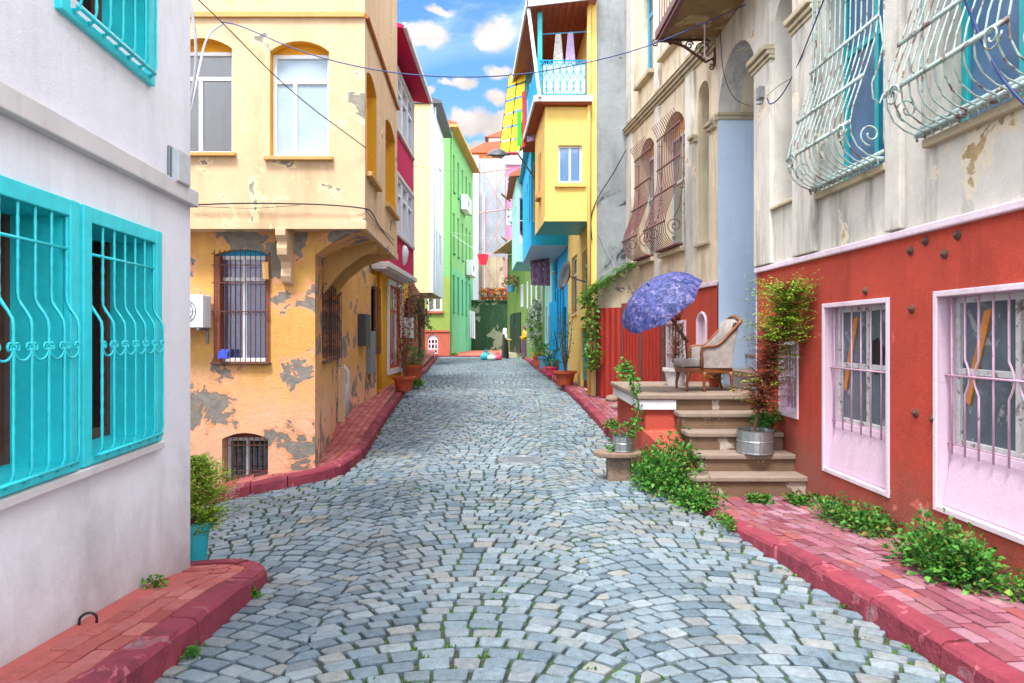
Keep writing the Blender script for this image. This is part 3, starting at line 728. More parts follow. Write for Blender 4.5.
# air conditioner
def ac_unit(f,a,b,z0,z1,dp,label,group=None):
    mid=f.pt((a+b)/2,z0,dp/2); t=thing('air_conditioner',label,'air conditioner',tuple(mid),group)
    mb=MB(); mb.fbox(f,a,b,z0,z1,.05,dp); mb.build('case',M['white_pvc'],t,bevel=.012)
    cs=(a+b)/2-(b-a)*.12; cz=(z0+z1)/2; r=(z1-z0)*.36
    mb=MB()
    for q in range(1,5): mb.tube([f.pt(cs+r*q/4*math.cos(x),cz+r*q/4*math.sin(x),dp+.006) for x in [2*math.pi*k/24 for k in range(25)]],.004,4)
    for q in range(8): mb.tube([f.pt(cs,cz,dp+.008),f.pt(cs+r*math.cos(q*.785),cz+r*math.sin(q*.785),dp+.008)],.003,4)
    mb.build('fan_grille',M['metal_dark'],t)
    mb=MB()
    for s_ in (a+.05,b-.08): mb.fbox(f,s_,s_+.03,z0-.03,z0-.003,0,dp); mb.fbox(f,s_,s_+.03,z0-.2,z0-.03,0,.03)
    mb.build('mount',M['metal_grey'],t); return t
a,b=sorted((F1l.s(213),F1l.s(165))); ac_unit(F1l,a,b,F1l.z(200,328),F1l.z(200,296),.3,'white air conditioner on the ochre wall beside the ground floor window')
# ================================================================ PINK HOUSE
T=thing('pink_house','crimson pink house with mustard yellow ground floor and white ledge','house',(-3.05,15.6,.4))
FP=Fr((-2.75,15.2),(-2.75,19.6)); FM=Fr((-3.05,15.6),(-3.05,20.55))
ph=[]
for (zb_,zt_) in ((6.75,8.12),(4.27,5.62)):
    a,b=FP.s(396),FP.s(412.5); a=max(a,.15)
    for k in range(3): w_=(b-a)/3; ph.append((a+w_*k+.04,a+w_*(k+1)-.04,zb_,zt_,0,.1))
mb=MB(); wall(mb,FP,0,FP.L,3.4,8.35,ph); body(mb,[(-2.75,15.2),(-2.75,19.6),(-8,19.6),(-8,15.2)],3.4,8.35,skip=(0,),bottom=True); mb.build('upper_wall',M['pink'],T)
for h in ph: window(FP,T,*h[:4],dep=.08,fw=.07,fm=M['white_pvc'],mul=(),tr=(.72,),gm=M['glass'],th=.14,curtain=M['roofwood'] if h[2]>6 else M['curtain'])
mb=MB()
for (zb_,zt_) in ((6.75,8.12),(4.27,5.62)):
    a,b=ph[0][0]-.1,ph[2][1]+.1; mb.fbox(FP,a,b,zb_-.09,zb_-.003,0,.07); mb.fbox(FP,a,b,zt_+.003,zt_+.09,0,.05); mb.fbox(FP,a-.0,a+.07,zb_,zt_,0,.05); mb.fbox(FP,b-.07,b,zb_,zt_,0,.05)
mb.build('window_surround',M['white_trim'],T,bevel=.006)
mb=MB(); mb.fbox(FP,-.02,FP.L+.02,3.30,3.42,-.3,.09); mb.fbox(FP,-.02,FP.L+.02,3.26,3.30,-.3,.03); mb.build('ledge',M['white_trim'],T,bevel=.01)
mb=MB(); P_=[Vector((-2.85,14.9,8.45)),Vector((-2.30,14.9,8.36)),Vector((-2.30,14.9,8.42)),Vector((-2.85,14.9,8.62))]; mb.prism(P_,Vector((0,4.9,0))); mb.build('eave',M['pink'],T)
mb=MB(); mb.wbox(-2.33,-2.25,14.9,19.8,8.36,8.48); mb.build('gutter',M['white_trim'],T,bevel=.01)
mb=MB(); mb.prism([Vector((-2.85,14.9,8.45)),Vector((-5.5,14.9,9.8)),Vector((-8,14.9,8.45))],Vector((0,4.9,0))); mb.build('roof',M['tile'],T)
hm=pxhole(FM,388,400.5,284,370,0,pref=388,dep=.08)
mb=MB(); wall(mb,FM,0,FM.L,-.1,3.4,[hm]); body(mb,[(-3.05,15.6),(-3.05,20.55),(-8,20.55),(-8,15.6)],-.1,3.4,skip=(0,),top=False); mb.build('lower_wall',M['mustard'],T)
RI=paint('red_iron','#c03a4a',.5)
w=window(FM,T,*hm[:4],dep=.06,fw=.07,fm=RI,mul=(.5,),tr=(.7,),gm=M['glass_pale'],curtain=M['flower_red'],th=.02,label='white framed window with red curtains')
mb=MB(); vbars(mb,FM,hm[0]+.05,hm[1]-.05,hm[2]+.05,hm[3]-.05,4,.008,o=.03); mb.build('grille',RI,w)
mb=MB(); a,b,c,d=hm[:4]; e=.12; mb.fbox(FM,a-e,a,c-e,d+e,0,.05); mb.fbox(FM,b,b+e,c-e,d+e,0,.05); mb.fbox(FM,a,b,d,d+e,0,.048); mb.fbox(FM,a,b,c-e,c,0,.048); mb.build('surround',M['white_pvc'],w)
mb=MB(); dz=1.0
mb.fbox(FM,FM.L-.85,FM.L-.12,.45,2.7,-.01,.03); mb.build('door',M['brown_wall'],T,bevel=.01)
mb=MB(); mb.tube([FM.pt(.25,3.3,.06),FM.pt(.25,.6,.06)],.05,8); mb.build('drain_pipe',M['mustard'],T,smooth=True)
mb=MB(); mb.fbox(FM,FM.s(402),FM.s(402)+.55,FM.z(404,338),FM.z(404,318),.05,.25); mb.build('meter_box',M['pvc_grey'],T,bevel=.01)
mb=MB(); mb.fbox(FM,FM.s(404),FM.s(404)+.2,FM.z(404,318)+.01,FM.z(404,298),.05,.12); mb.build('cable_box',M['black'],T)
mb=MB(); p=FP.pt(FP.s(403.5),FP.z(403.5,256),0)
mb.lathe(p,[(.02,-.25),(.14,-.16),(.2,0),(.22,.12),(.14,.24),(.02,.28)],10,ax=Matrix.Diagonal((.6,1,1))); mb.build('wall_lamp',M['white_pvc'],T,smooth=True)
# ================================================================ CREAM HOUSE with brown ground floor
T=thing('cream_house','tall cream and white house overhanging a brown ground floor','house',(-4.2,30,.5))
FB=Fr((-3.1,20.6),(-4.47,36)); hb=[(2.0+2.6*k,2.9+2.6*k,1.6,2.7,0,.1) for k in range(5)]
mb=MB(); wall(mb,FB,0,FB.L,0,3.65,hb); body(mb,[(-3.1,20.6),(-4.47,36),(-9,36),(-9,20.6)],0,3.65,skip=(0,)); mb.build('lower_wall',M['brown_wall'],T)
for h in hb: window(FB,T,*h[:4],dep=.1,fw=.07,fm=M['roofwood'],gm=M['glass_dark'],mul=(.5,),tr=())
FW=Fr((-3.43,30),(-3.43,35)); hw=[(1.2,2.0,5.2,6.6,0,.1),(3,3.8,5.2,6.6,0,.1),(1.2,2,8.2,9.8,0,.1),(3,3.8,8.2,9.8,0,.1)]
mb=MB(); wall(mb,FW,0,FW.L,3.66,11.8,hw); mb.build('street_wall',M['white_pale'],T)
mb=MB(); body(mb,[(-3.43,30),(-3.43,35),(-9,35),(-9,30)],3.66,11.8,skip=(0,),bottom=True); mb.build('side_wall',M['cream'],T)
for h in hw: window(FW,T,*h[:4],dep=.1,fw=.07,fm=M['white_pvc'],gm=M['glass'],mul=(.5,),tr=())
mb=MB(); mb.wbox(-3.48,-3.38,29.97,30.06,3.66,11.8); mb.tube([(-3.33,30.3,3.8),(-3.33,30.3,11.7)],.05,8); mb.build('drain_pipe',M['white_pale'],T)
mb=MB(); mb.prism([Vector((-3.0,29.9,11.75)),Vector((-3.0,29.9,11.85)),Vector((-6,29.9,12.9)),Vector((-9,29.9,11.9)),Vector((-9,29.9,11.75))],Vector((0,5.3,0))); mb.build('roof',M['metal_dark'],T)
# ================================================================ GREEN HOUSE
T=thing('green_house','tall bright green house with brick red base at the street end','house',(-3.9,44,.5))
FG0=Fr((-3.9,44),(-8,44)); FG=Fr((-3.9,44),(-3.12,56),ref=(2,48))
z_b=2.05
hf=pxhole(FG0,427,442,287,311,0,dep=.15); hb0=pxhole(FG0,427.5,438,334,354,.3,dep=.15)
mb=MB(); wall(mb,FG0,0,FG0.L,0,z_b,[hb0]); mb.build('brick_base',M['brickred'],T)
mb=MB(); wall(mb,FG0,0,FG0.L,z_b,5.5,[hf]); mb.build('front_wall',M['olive'],T)
w=window(FG0,T,*hf[:4],dep=.1,fw=.12,fm=M['white_pvc'],gm=M['glass_pale'],curtain=M['curtain'],mul=(.5,),tr=(.75,),sill=(.1,.15,.15,M['brickred']),label='white framed window in the olive front')
w=window(FG0,T,*hb0[:4],rise=.3,dep=.1,fw=.08,fm=M['pinkwhite'],gm=M['glass_dark'],mul=(.33,.66),tr=(.33,.66),infill=M['pinkwhite'])
mb=MB(); mb.fbox(FG0,0,FG0.L,z_b,z_b+.12,0,.06); mb.build('ledge',M['brickred'],T)
gh=[]
for (z0,z1) in ((3.4,5.8),(7.2,9.8),(11.2,13.6)):
    for k in range(5): gh.append((1.2+2.1*k,2.0+2.1*k,z0,z1,0,.18))
mb=MB(); wall(mb,FG0,0,FG0.L,5.5,15.0,[]); wall(mb,FG,0,FG.L,6.2,15.0,[h for h in gh if h[2]>6]); body(mb,[(-3.9,44),(-3.12,56),(-8,56),(-8,44)],0,15,skip=(0,3)); mb.build('upper_wall',M['green'],T)
mb=MB(); wall(mb,FG,0,FG.L,0,6.2,[h for h in gh if h[2]<6]); mb.build('lower_wall',M['green_teal'],T)
for h in gh: window(FG,T,*h[:4],dep=.15,fw=.07,fm=M['white_pvc'],gm=M['glass'],mul=(),tr=(.7,),sill=(.05,.12,.08,M['green_teal']))
mb=MB(); mb.prism([FG.pt(-.3,15.0,.5),FG.pt(-.3,15.12,.5),FG.pt(-.3,16.2,-2.5),FG.pt(-.3,15,-4)],Vector((FG.u.x,FG.u.y,0))*12.5); mb.build('roof',M['tile'],T)
mb=MB(); mb.fbox(FG,-.35,12.2,14.85,15.0,.0,.55); mb.build('eave',M['sill_tan'],T)
mb=MB(); mb.tube([FG.pt(.3,.6,.08),FG.pt(.3,14.8,.08)],.06,8); mb.build('drain_pipe',M['green'],T)
ac_unit(FG,FG.s(460),FG.s(464.5),FG.z(462,212),FG.z(462,197),.5,'air conditioner high on the green facade','air conditioners on the green house')
ac_unit(FG,FG.s(465.5),FG.s(469.5),FG.z(467,276),FG.z(467,261),.5,'air conditioner lower on the green facade above the window boxes','air conditioners on the green house')
# ================================================================ RED AND CREAM HOUSE (right)
T=thing('red_cream_house','weathered cream house with red painted ground floor and arched entrance','house',(3.25,9,0))
FR=Fr((3.189,10.86),(3.406,0)); FS=Fr((3.189,10.86),(2.64,15.9),ref=(0,12))
sR=lambda px,o=0: FR.s(px,o)
ZL=2.64
def hR(p0,p1,pref,yt,yb,zt=None,rise=0,dep=.2,w=None,zb_=None):
    a=sR(p0); b=sR(p1) if w is None else a+w
    return (a,b,FR.z(pref,yb) if zb_ is None else zb_,FR.z(pref,yt) if zt is None else zt,rise,dep)
r1=hR(825,887,825,308,467,dep=.17); r2=hR(938,0,938,297,505,w=1.3,dep=.17); r0=hR(781,797,781,345,411,dep=.12)
mb=MB(); wall(mb,FR,1.66,FR.L,-.6,ZL,[r0,r1,r2],mr=1); mb.add([FR.pt(1.66,-.6),FR.pt(1.66,-.6,-.4),FR.pt(1.66,ZL,-.4),FR.pt(1.66,ZL)],[(0,1,2,3)],0,.5)
mb.build('lower_wall',[M['red_wall'],M['pink_plaster']],T)
RISE=.78; ap0,ap1=.04,1.62
arch=(ap0,ap1,1.06,5.98,RISE,.35)
b1=hR(821,888,888,0,163,zt=5.6,dep=.28); b2=hR(931,0,931,0,139,zt=5.6,w=1.28,dep=.28); b0=hR(775,795,777,2,206,rise=.2,dep=.25)
mb=MB(); wall(mb,FR,0,FR.L,ZL,8.6,[(arch[0],arch[1],ZL-.1,arch[3],RISE,.35),b0,b1,b2],mi=0,mr=0)
body(mb,[(3.189,10.86),(3.406,0),(9,0),(9,10.86)],ZL,8.6,skip=(0,3))
mb.add([FR.pt(FR.L,-.6),FR.pt(FR.L,-.6,-6),FR.pt(FR.L,ZL,-6),FR.pt(FR.L,ZL)],[(0,1,2,3)],0,.5)
mb.build('upper_wall',[M['cream_old']],T)
# mouldings
mb=MB(); mb.fbox(FR,1.655,FR.L,ZL-.02,ZL+.045,-.02,.045); mb.build('ledge',M['pinkwhite'],T,bevel=.012)
mb=MB()
for (a,b) in ((1.66,sR(774)),(sR(796),sR(819)-.0),(b1[1]+.03,b1[1]+.26)): 
    if b-a<.9: mb.fbox(FR,a,b,ZL+.06,8.5,-.01,.05)
mb.build('pilaster',M['cream_old'],T,bevel=.012)
for (a_,b_) in ((1.62,sR(774)+.03),(sR(796)-.02,sR(819)+.02)):
    mb=MB()
    for k,(h,o) in enumerate(((.05,.07),(.06,.10),(.07,.14))): z=5.22+[0,.05,.11][k]; mb.fbox(FR,a_,b_,z,z+h-.003,-.01,o)
    mb.build('capital',M['moulding'],T,bevel=.01)
# window trims, lower
LB=paint('board_wood','#c4823e',.7,.2)
def bars_win(h,zbar,label,nb,loop=False,broken=True):
    a,b,c,d=h[:4]
    w=window(FR,T,a+.0,b-.0,zbar,d,dep=.165,fw=.05,fm=M['old_white'],mul=(.5,),tr=(.5,),gm=M['dusty'],label=label)
    mb=MB(); 
    P=[FR.pt(a,c,-.02),FR.pt(a,c,-.165),FR.pt(a,zbar-.0,-.165)]
    mb.prism([FR.pt(a+.002,c+.002,-.172),FR.pt(a+.002,c+.002,-.03),FR.pt(a+.002,zbar-.05,-.10),FR.pt(a+.002,zbar,-.12),FR.pt(a+.002,zbar,-.172)],Vector((FR.u.x,FR.u.y,0))*(b-a-.004)); mb.build('sill',M['pink_plaster'],w,bevel=.008)
    mb=MB(); e=.045
    mb.fbox(FR,a-e,a,c-e,d+e,-.01,.016); mb.fbox(FR,b,b+e,c-e,d+e,-.01,.016); mb.fbox(FR,a,b,d,d+e,-.01,.015); mb.fbox(FR,a,b,c-e,c,-.01,.015); mb.build('surround',M['pinkwhite'],w,bevel=.006)
    mb=MB()
    for i in range(nb):
        s=a+.06+(b-a-.1)*i/(nb-1); z0,z1=zbar-.06,d-.01; zm=(z0+z1)/2
        if loop and i%3==1:
            pts=[FR.pt(s,z0,-.07)]+[FR.pt(s+.05*math.sin(math.pi*t),lerp(zm-.13,zm+.13,t),-.07) for t in [k/10 for k in range(11)]]+[FR.pt(s,z1,-.07)]
        elif loop and i%3==2:
            pts=[FR.pt(s,z0,-.07)]+[FR.pt(s-.05*math.sin(math.pi*t),lerp(zm-.13,zm+.13,t),-.07) for t in [k/10 for k in range(11)]]+[FR.pt(s,z1,-.07)]
        else: pts=[FR.pt(s,z0,-.07),FR.pt(s,z1,-.07)]
        mb.tube(pts,.0085,7)
    hbar(mb,FR,a+.0,b,(zbar+d)/2-.03,-.06,.009,7); hbar(mb,FR,a,b,zbar+.02,-.075,.006,6)
    mb.build('grille',M['lilac_grille'],w,smooth=True)
    if broken:
        mb=MB(); n=Vector((FR.n.x,FR.n.y,0))
        mb.prism([FR.pt(a+.30,d-.12,-.150),FR.pt(a+.38,d-.10,-.150),FR.pt(a+.14,zbar+.32,-.150),FR.pt(a+.08,zbar+.36,-.150)],-n*.012); mb.build('loose_board',LB,w)
        mb=MB(); q_=[(.50,.30),(.62,.26),(.72,.34),(.70,.52),(.58,.56),(.50,.46)]; mb.prism([FR.pt(lerp(a,b,s_),lerp(d,zbar,t_),-.158) for s_,t_ in q_],-n*.004); mb.build('broken_pane',M['black'],w)
    return w
bars_win(r1,.915,'old white window behind lilac bars, second from the steps',7)
bars_win(r2,.955,'large broken window behind lilac bars at the right edge',9,loop=True)
bars_win(r0,r0[2]+.12,'small barred window half hidden by the conifer',5,broken=False)
# rusty anchor plates in the red wall
for (px,py) in ((911,251),(926,241),(945,254),(958,235),(912,309),(866,291),(934,419),(916,413)):
    mb=MB(); s_=sR(px); z=FR.z(px,py); n=FR.n
    ax=Vector((0,0,1)).rotation_difference(Vector((n.x,n.y,0))).to_matrix()
    mb.lathe(FR.pt(s_,z,0),[(0,.03),(.016,.03),(.018,.012),(.036,.012),(.04,0)],10,ax=ax); mb.build('anchor_bolt',M['rust'],T,smooth=True)
# big teal windows
M['blueglass']=paint('blueglass','#4a6d92',.12,.25,bump=.08,sc=2)
def tealwin(h,label):
    a,b,c,d=h[:4]; w=window(FR,T,a,b,c,d,dep=.27,fw=.07,fm=M['cyan_dark'],mul=(.5,),tr=(.62,),gm=M['blueglass'],label=label)
    mb=MB(); mb.fbox(FR,a-.03,b+.04,c-.07,c-.002,-.2,.06); mb.build('sill',M['moulding'],w,bevel=.01)
    H=2.0
    KP=[(0,.03),(.0,.10),(.02,.2),(.055,.285),(.105,.335),(.16,.345),(.23,.32),(.32,.26),(.42,.19),(.52,.13),(.65,.09),(1.15,.07)]
    def prof(u):
        u*=len(KP)-1; i=min(int(u),len(KP)-2); f_=u-i; z=lerp(KP[i][0],KP[i+1][0],f_); o=lerp(KP[i][1],KP[i+1][1],f_); return z,o
    mb=MB(); n=14
    for i in range(n):
        s=a-.02+(b-a+.04)*i/(n-1); mb.tube([FR.pt(s,c+.03+prof(k/33)[0]*H,prof(k/33)[1]) for k in range(34)],.007,6)
    for zz,oo,fl in ((.03,.06,0),(.16,.352,0),(.36,.24,1),(.62,.10,1)):
        z=c+.03+zz*H; mb.fbox(FR,a-.04,b+.04,z-.018,z+.018,oo-.004,oo+.008)
    mb.fbox(FR,a-.03,b+.03,c+.015,c+.05,.05,.12)
    for i in range(n): s=a-.02+(b-a+.04)*i/(n-1); mb.tube([FR.pt(s,c+.04,.11),FR.pt(s+.004,c-.02,.10)],.01,5)
    # side scrolls in the plane perpendicular to the wall, both ends, and face scrolls
    for s in (a-.03,b+.03):
        pts=[FR.pt(s,c+.03+z*H,o) for z,o in [(.62,.09),(.5,.06),(.4,.10),(.33,.16),(.26,.15),(.24,.09),(.28,.06)]]
        mb.tube(pts,.008,6); pts=[]
        for k in range(19):
            t=k/18; rr=.10*(1-.75*t); an=-1.5+2.6*math.pi*t; pts.append(FR.pt(s,c+.24+rr*math.sin(an),.17+rr*math.cos(an)))
        mb.tube(pts,.008,6)
        mb.tube([FR.pt(s,c+.03,.02),FR.pt(s,c+.2,.05),FR.pt(s,c+.7,.05),FR.pt(s,c+2.3,.05)],.009,6)
    for s in (a+.1,b-.1): mb.tube([Vector(p)+Vector((FR.n.x,FR.n.y,0))*.0 for p in spiral(FR,s,c+.3,.36,.09,1.5,1 if s<(a+b)/2 else -1,0,18)],.007,5)
    mb.build('grille',M['teal_grille'],w,smooth=True); return w
tealwin(b1,'tall blue window behind a bellied teal grille, nearer the entrance'); tealwin(b2,'tall blue window behind a bellied teal grille at the right edge')
w=window(FR,T,*b0[:4],rise=.2,dep=.25,fw=.05,fm=M['old_white'],mul=(),tr=(.3,.6,.85),gm=M['glass_dark'],infill=M['cream_old'],sill=(.04,.05,.04,M['moulding']),label='narrow arched side window by the entrance pilaster')
# small insulator box
mb=MB(); s_=sR(767); z_=FR.z(767,97); mb.fbox(FR,s_-.05,s_+.05,z_-.02,z_+.12,.05,.12); mb.lathe(FR.pt(s_,z_-.05,.1),[(.01,-.05),(.035,-.04),(.02,0),(.04,.02),(.01,.05)],10); mb.build('cable_clamp',M['metal_grey'],T)
# entrance recess
RD=1.5
mb=MB(); P=FR.pt
a0,a1=ap0+.006,ap1-.006
mb.add([P(a0,1.0,-.35),P(a0,1.0,-RD),P(a0,5.16,-RD),P(a0,5.16,-.35)],[(0,1,2,3)],0,.5)
mb.add([P(a0,1.0,0),P(a0,1.0,-.35),P(a0,5.16,-.35),P(a0,5.16,0)],[(0,1,2,3)],0,.5)
mb.add([P(a1,1.0,0.),P(a1,1.0,-RD),P(a1,5.16,-RD),P(a1,5.16,0)],[(0,1,2,3)],0,.5)
mb.add([P(a0,1.0,-RD),P(a1,1.0,-RD),P(a1,5.16,-RD),P(a0,5.16,-RD)],[(0,1,2,3)],0,.5)
ent=mb.build('entrance_recess',M['ltblue'],T)
mb=MB(); ar=arcpts(a0,a1,5.2,RISE-.01,14)
for (x0,y0),(x1,y1) in zip(ar,ar[1:]): mb.add([P(x0,y0,-.34),P(x1,y1,-.34),P(x1,y1,-RD),P(x0,y0,-RD)],[(0,1,2,3)],0,.5)
mb.add([P(x,y,-RD) for x,y in ar],[tuple(range(len(ar)))],0,.5)
mb.build('vault',M['cream_warm'],T)
mb=MB(); mb.fbox(FR,a0-.03,a0+.03,5.14,5.20,-RD+.01,.02); mb.fbox(FR,a0-.03,a0+.05,5.20,5.25,-RD+.01,.03); mb.fbox(FR,a0-.25,a0-.03,5.14,5.25,.0,.05); mb.build('impost',M['moulding'],T,bevel=.008)
mb=MB(); mb.fbox(FR,a0+.0,a0+.02,1.75,4.25,-1.25,-.62); mb.build('door',M['dark'],T,bevel=.01)
mb=MB(); mb.fbox(FR,a0+.02,a0+.03,1.7,4.33,-.62,-.55); mb.fbox(FR,a0+.02,a0+.03,4.26,4.33,-1.25,-.62); mb.build('door_frame',M['ltblue'],T)
# ---- far section
ZC=6.3
def hS(p0,p1,zb_,zt_,rise=0,dep=.2): 
    a,b=sorted((FS.s(p0),FS.s(p1))); return (a,b,zb_,zt_,rise,dep)
g1=hS(663,685,3.38,5.9,.35); g2=hS(640,655,3.38,5.88,.32); nw=hS(698,709,3.32,5.96,.25,.22); u1=hS(640,653,7.15,9.4,.2,.2); u2=hS(664,682,7.15,9.4,.2,.2)
mb=MB(); wall(mb,FS,0,FS.L,2.6,9.9,[g1,g2,nw,u1,u2]); body(mb,[(3.189,10.86),(2.64,15.9),(9,15.9),(9,10.86)],0,9.9,skip=(0,3)); mb.build('far_wall',M['cream_warm'],T)
lw_=hS(667,685,.94,2.02,0,.12); ni=hS(698.5,706.5,1.62,2.16,.12,.08)
mb=MB(); wall(mb,FS,0,FS.L,.2,2.6,[lw_,ni],mr=1); mb.build('far_base_wall',[M['red_wall'],M['pink_plaster']],T)
mb=MB(); mb.fbox(FS,.02,2.3,2.585,2.66,-.02,.04); mb.build('base_ledge',M['pinkwhite'],T,bevel=.01)
mb=MB(); 
for z,h,o in ((6.30,.05,.04),(6.352,.06,.08),(6.414,.05,.12),(6.466,.03,.14)): mb.fbox(FS,0.05,FS.L+.02,z,z+h-.002,-.01,o)
mb.build('cornice',M['moulding'],T,bevel=.01)
for (p0,p1) in ((628.5,634),(657,661),(688,696)):
    mb=MB(); a,b=sorted((FS.s(p0),FS.s(p1))); mb.fbox(FS,a,b,2.67,6.27,-.01,.06); mb.fbox(FS,a,b,6.6,9.8,-.01,.06); mb.build('pilaster',M['cream_old'],T,bevel=.012)
for (a_,b_) in ((nw[1]+.01,nw[1]+.22),(.02,nw[0]-.01)):
    mb=MB()
    for z,o in ((5.05,.07),(5.11,.11)): mb.fbox(FS,a_,b_,z,z+.055,-.01,o)
    mb.build('capital',M['moulding'],T)
for h,lb in ((g1,'arched window with bellied brown grille, the nearer of two'),(g2,'arched window with bellied brown grille, the farther of two')):
    a,b,c,d=h[:4]; w=window(FS,T,a,b,c,d,rise=h[4],dep=.2,fw=.06,fm=M['old_white'],mul=(.5,),tr=(.6,),gm=M['glass'],infill=M['sill_tan'],label=lb)
    mb=MB(); mb.fbox(FS,a-.05,b+.05,c-.09,c-.002,-.1,.1); mb.build('sill',M['moulding'],w,bevel=.01)
    mb=MB(); n=13; KP=[(0,.03),(0,.16),(.03,.27),(.08,.35),(.15,.37),(.22,.34),(.3,.26),(.4,.17),(.5,.12),(.62,.10),(.86,.10)]
    H=d-c
    def pf(u):
        u*=len(KP)-1; i=min(int(u),len(KP)-2); f_=u-i; return lerp(KP[i][0],KP[i+1][0],f_),lerp(KP[i][1],KP[i+1][1],f_)
    for i in range(n):
        s=a+(b-a)*i/(n-1); top=pf(1); e=.10 if i%2 else .03
        pts=[FS.pt(s,c+.03+pf(k/30)[0]*H,pf(k/30)[1]) for k in range(31)]+[FS.pt(s,c+.93*H,.17),FS.pt(s,c+.96*H,.22)]
        mb.tube(pts,.0085,5)
    for zz,oo in ((.16,.375),(.42,.17),(.62,.105),(.85,.105)): z=c+.03+zz*H; mb.fbox(FS,a-.05,b+.05,z-.018,z+.018,oo-.004,oo+.01)
    mb.fbox(FS,a,b,c+.015,c+.06,.04,.14)
    for s in (a,b):
        pts=[]
        for k in range(23):
            t=k/22; rr=.15*(1-.75*t); an=-1.5+2.8*math.pi*t; pts.append(FS.pt(s,c+.36+rr*math.sin(an),.18+rr*math.cos(an)))
        mb.tube(pts,.009,5); mb.tube([FS.pt(s,c+.5,.2),FS.pt(s,c+.7,.1),FS.pt(s,c+.95,.06),FS.pt(s,c+1.2,.03),FS.pt(s,c+2.2,.03)],.009,5)
        for q in range(3): mb.tube([FS.pt(s,c+.62*H*(q+1)/3+.2*H,.0),FS.pt(s,c+.62*H*(q+1)/3+.2*H,.1)],.008,5)
    mb.build('grille',M['brown_grille'],w,smooth=True)
w=window(FS,T,*nw[:4],rise=.25,dep=.22,fw=.05,fm=M['old_white'],mul=(),tr=(.25,.5,.75),gm=M['glass_dark'],infill=M['sill_tan'],sill=(.04,.06,.05,M['moulding']))
for h in (u1,u2): window(FS,T,*h[:4],rise=.2,dep=.2,fw=.09,fm=M['pot_blue'] if h is u1 else M['old_white'],mul=(.5,),tr=(.7,),gm=M['glass'],infill=M['cream_old'],sill=(.1,.12,.08,M['moulding']))
a,b,c,d=lw_[:4]; w=window(FS,T,a,b,c,d,dep=.11,fw=.05,fm=M['old_white'],mul=(.5,),tr=(.6,),gm=M['glass_dark'],label='pink edged barred window behind the armchair')
mb=MB(); vbars(mb,FS,a,b,c,d,6,.008,o=.0); hbar(mb,FS,a,b,(c+d)/2,.0,.008); mb.build('grille',M['old_white'],w)
mb=MB(); e=.06; mb.fbox(FS,a-e,a,c-e,d+e,-.01,.02); mb.fbox(FS,b,b+e,c-e,d+e,-.01,.02); mb.fbox(FS,a,b,d,d+e,-.01,.018); mb.build('surround',M['pinkwhite'],w)
mb=MB(); a,b,c,d=ni[:4]; mb.prism([FS.pt(x,y,-.06) for x,y in [(a,c),(b,c)]+arcpts(a,b,d-.12,.12)[::-1]],Vector((FS.n.x,FS.n.y,0))*-.02)
mb.tube([FS.pt(x,y,.01) for x,y in [(a-.02,c),]+arcpts(a-.02,b+.02,d-.12,.14)+[(b+.02,c),(a-.02,c)]],.025,6); mb.build('niche',M['pinkwhite'],T)
# balcony
mb=MB(); BZ=6.44; A_=FR
q=[A_.pt(2.9,BZ,0),A_.pt(-.12,BZ,0),A_.pt(-.12,BZ,.85),A_.pt(2.9,BZ,.85)]; mb.prism(q,Vector((0,0,.12))); bal=mb.build('balcony_slab',plaster('balcony_soffit','#9a7b56',.25,'#5c4630',.7,peel='#b39a72',pt=.56,ps=2.4,bump=.6),T)
mb=MB(); mb.fbox(A_,-.16,2.94,BZ+.03,BZ+.16,.852,.93); mb.fbox(A_,-.2,-.122,BZ+.03,BZ+.16,0,.93); mb.fbox(A_,-.19,2.9,BZ-.02,BZ+.028,.83,.9); mb.build('edge_moulding',M['brown_grille'],bal,bevel=.01)
mb=MB(); k=24
for i in range(20): s_=-.1+3.0*i/19; mb.tube([A_.pt(s_,BZ+.13,.88),A_.pt(s_,BZ+1.0,.88)],.009,5)
mb.tube([A_.pt(-.12,BZ+1.0,.88),A_.pt(2.9,BZ+1.0,.88)],.015,6); mb.build('railing',M['brown_grille'],bal)
mb=MB(); s_=-.08
def bp(o,z): return A_.pt(s_,BZ+z,o)
mb.tube([bp(.92,-.03),bp(.7,-.05),bp(.5,-.12),bp(.3,-.26),bp(.16,-.36),bp(.05,-.30),bp(.02,-.4)],.022,7)
mb.tube([bp(.02,-.02),bp(.92,-.02)],.018,6); mb.tube([bp(.02,-.02),bp(.02,-.42)],.02,6)
for (o,z,r,st,dn) in ((.2,-.16,.12,0,1),(.42,-.10,.07,3,-1),(.58,-.075,.05,0,1),(.72,-.06,.035,2,1),(.95,-.07,.06,2,-1),(.07,-.44,.05,1,1)):
    mb.tube([bp(o+r*(1-.8*k/18)*math.cos(st+dn*2.8*math.pi*k/18),z+r*(1-.8*k/18)*math.sin(st+dn*2.8*math.pi*k/18)) for k in range(19)],.012,5)
mb.build('iron_bracket',M['rust'],bal,smooth=True)
mb=MB(); mb.tube([A_.pt(.5,BZ,.35),A_.pt(.5,BZ-.5,.35),A_.pt(.52,BZ-.55,.3)],.012,6); mb.build('drip_pipe',M['pinkwhite'],bal)
mb=MB(); mb.wbox(3.0,9.2,-.1,15.9,9.905,10.05); mb.build('roof',M['tile'],T)
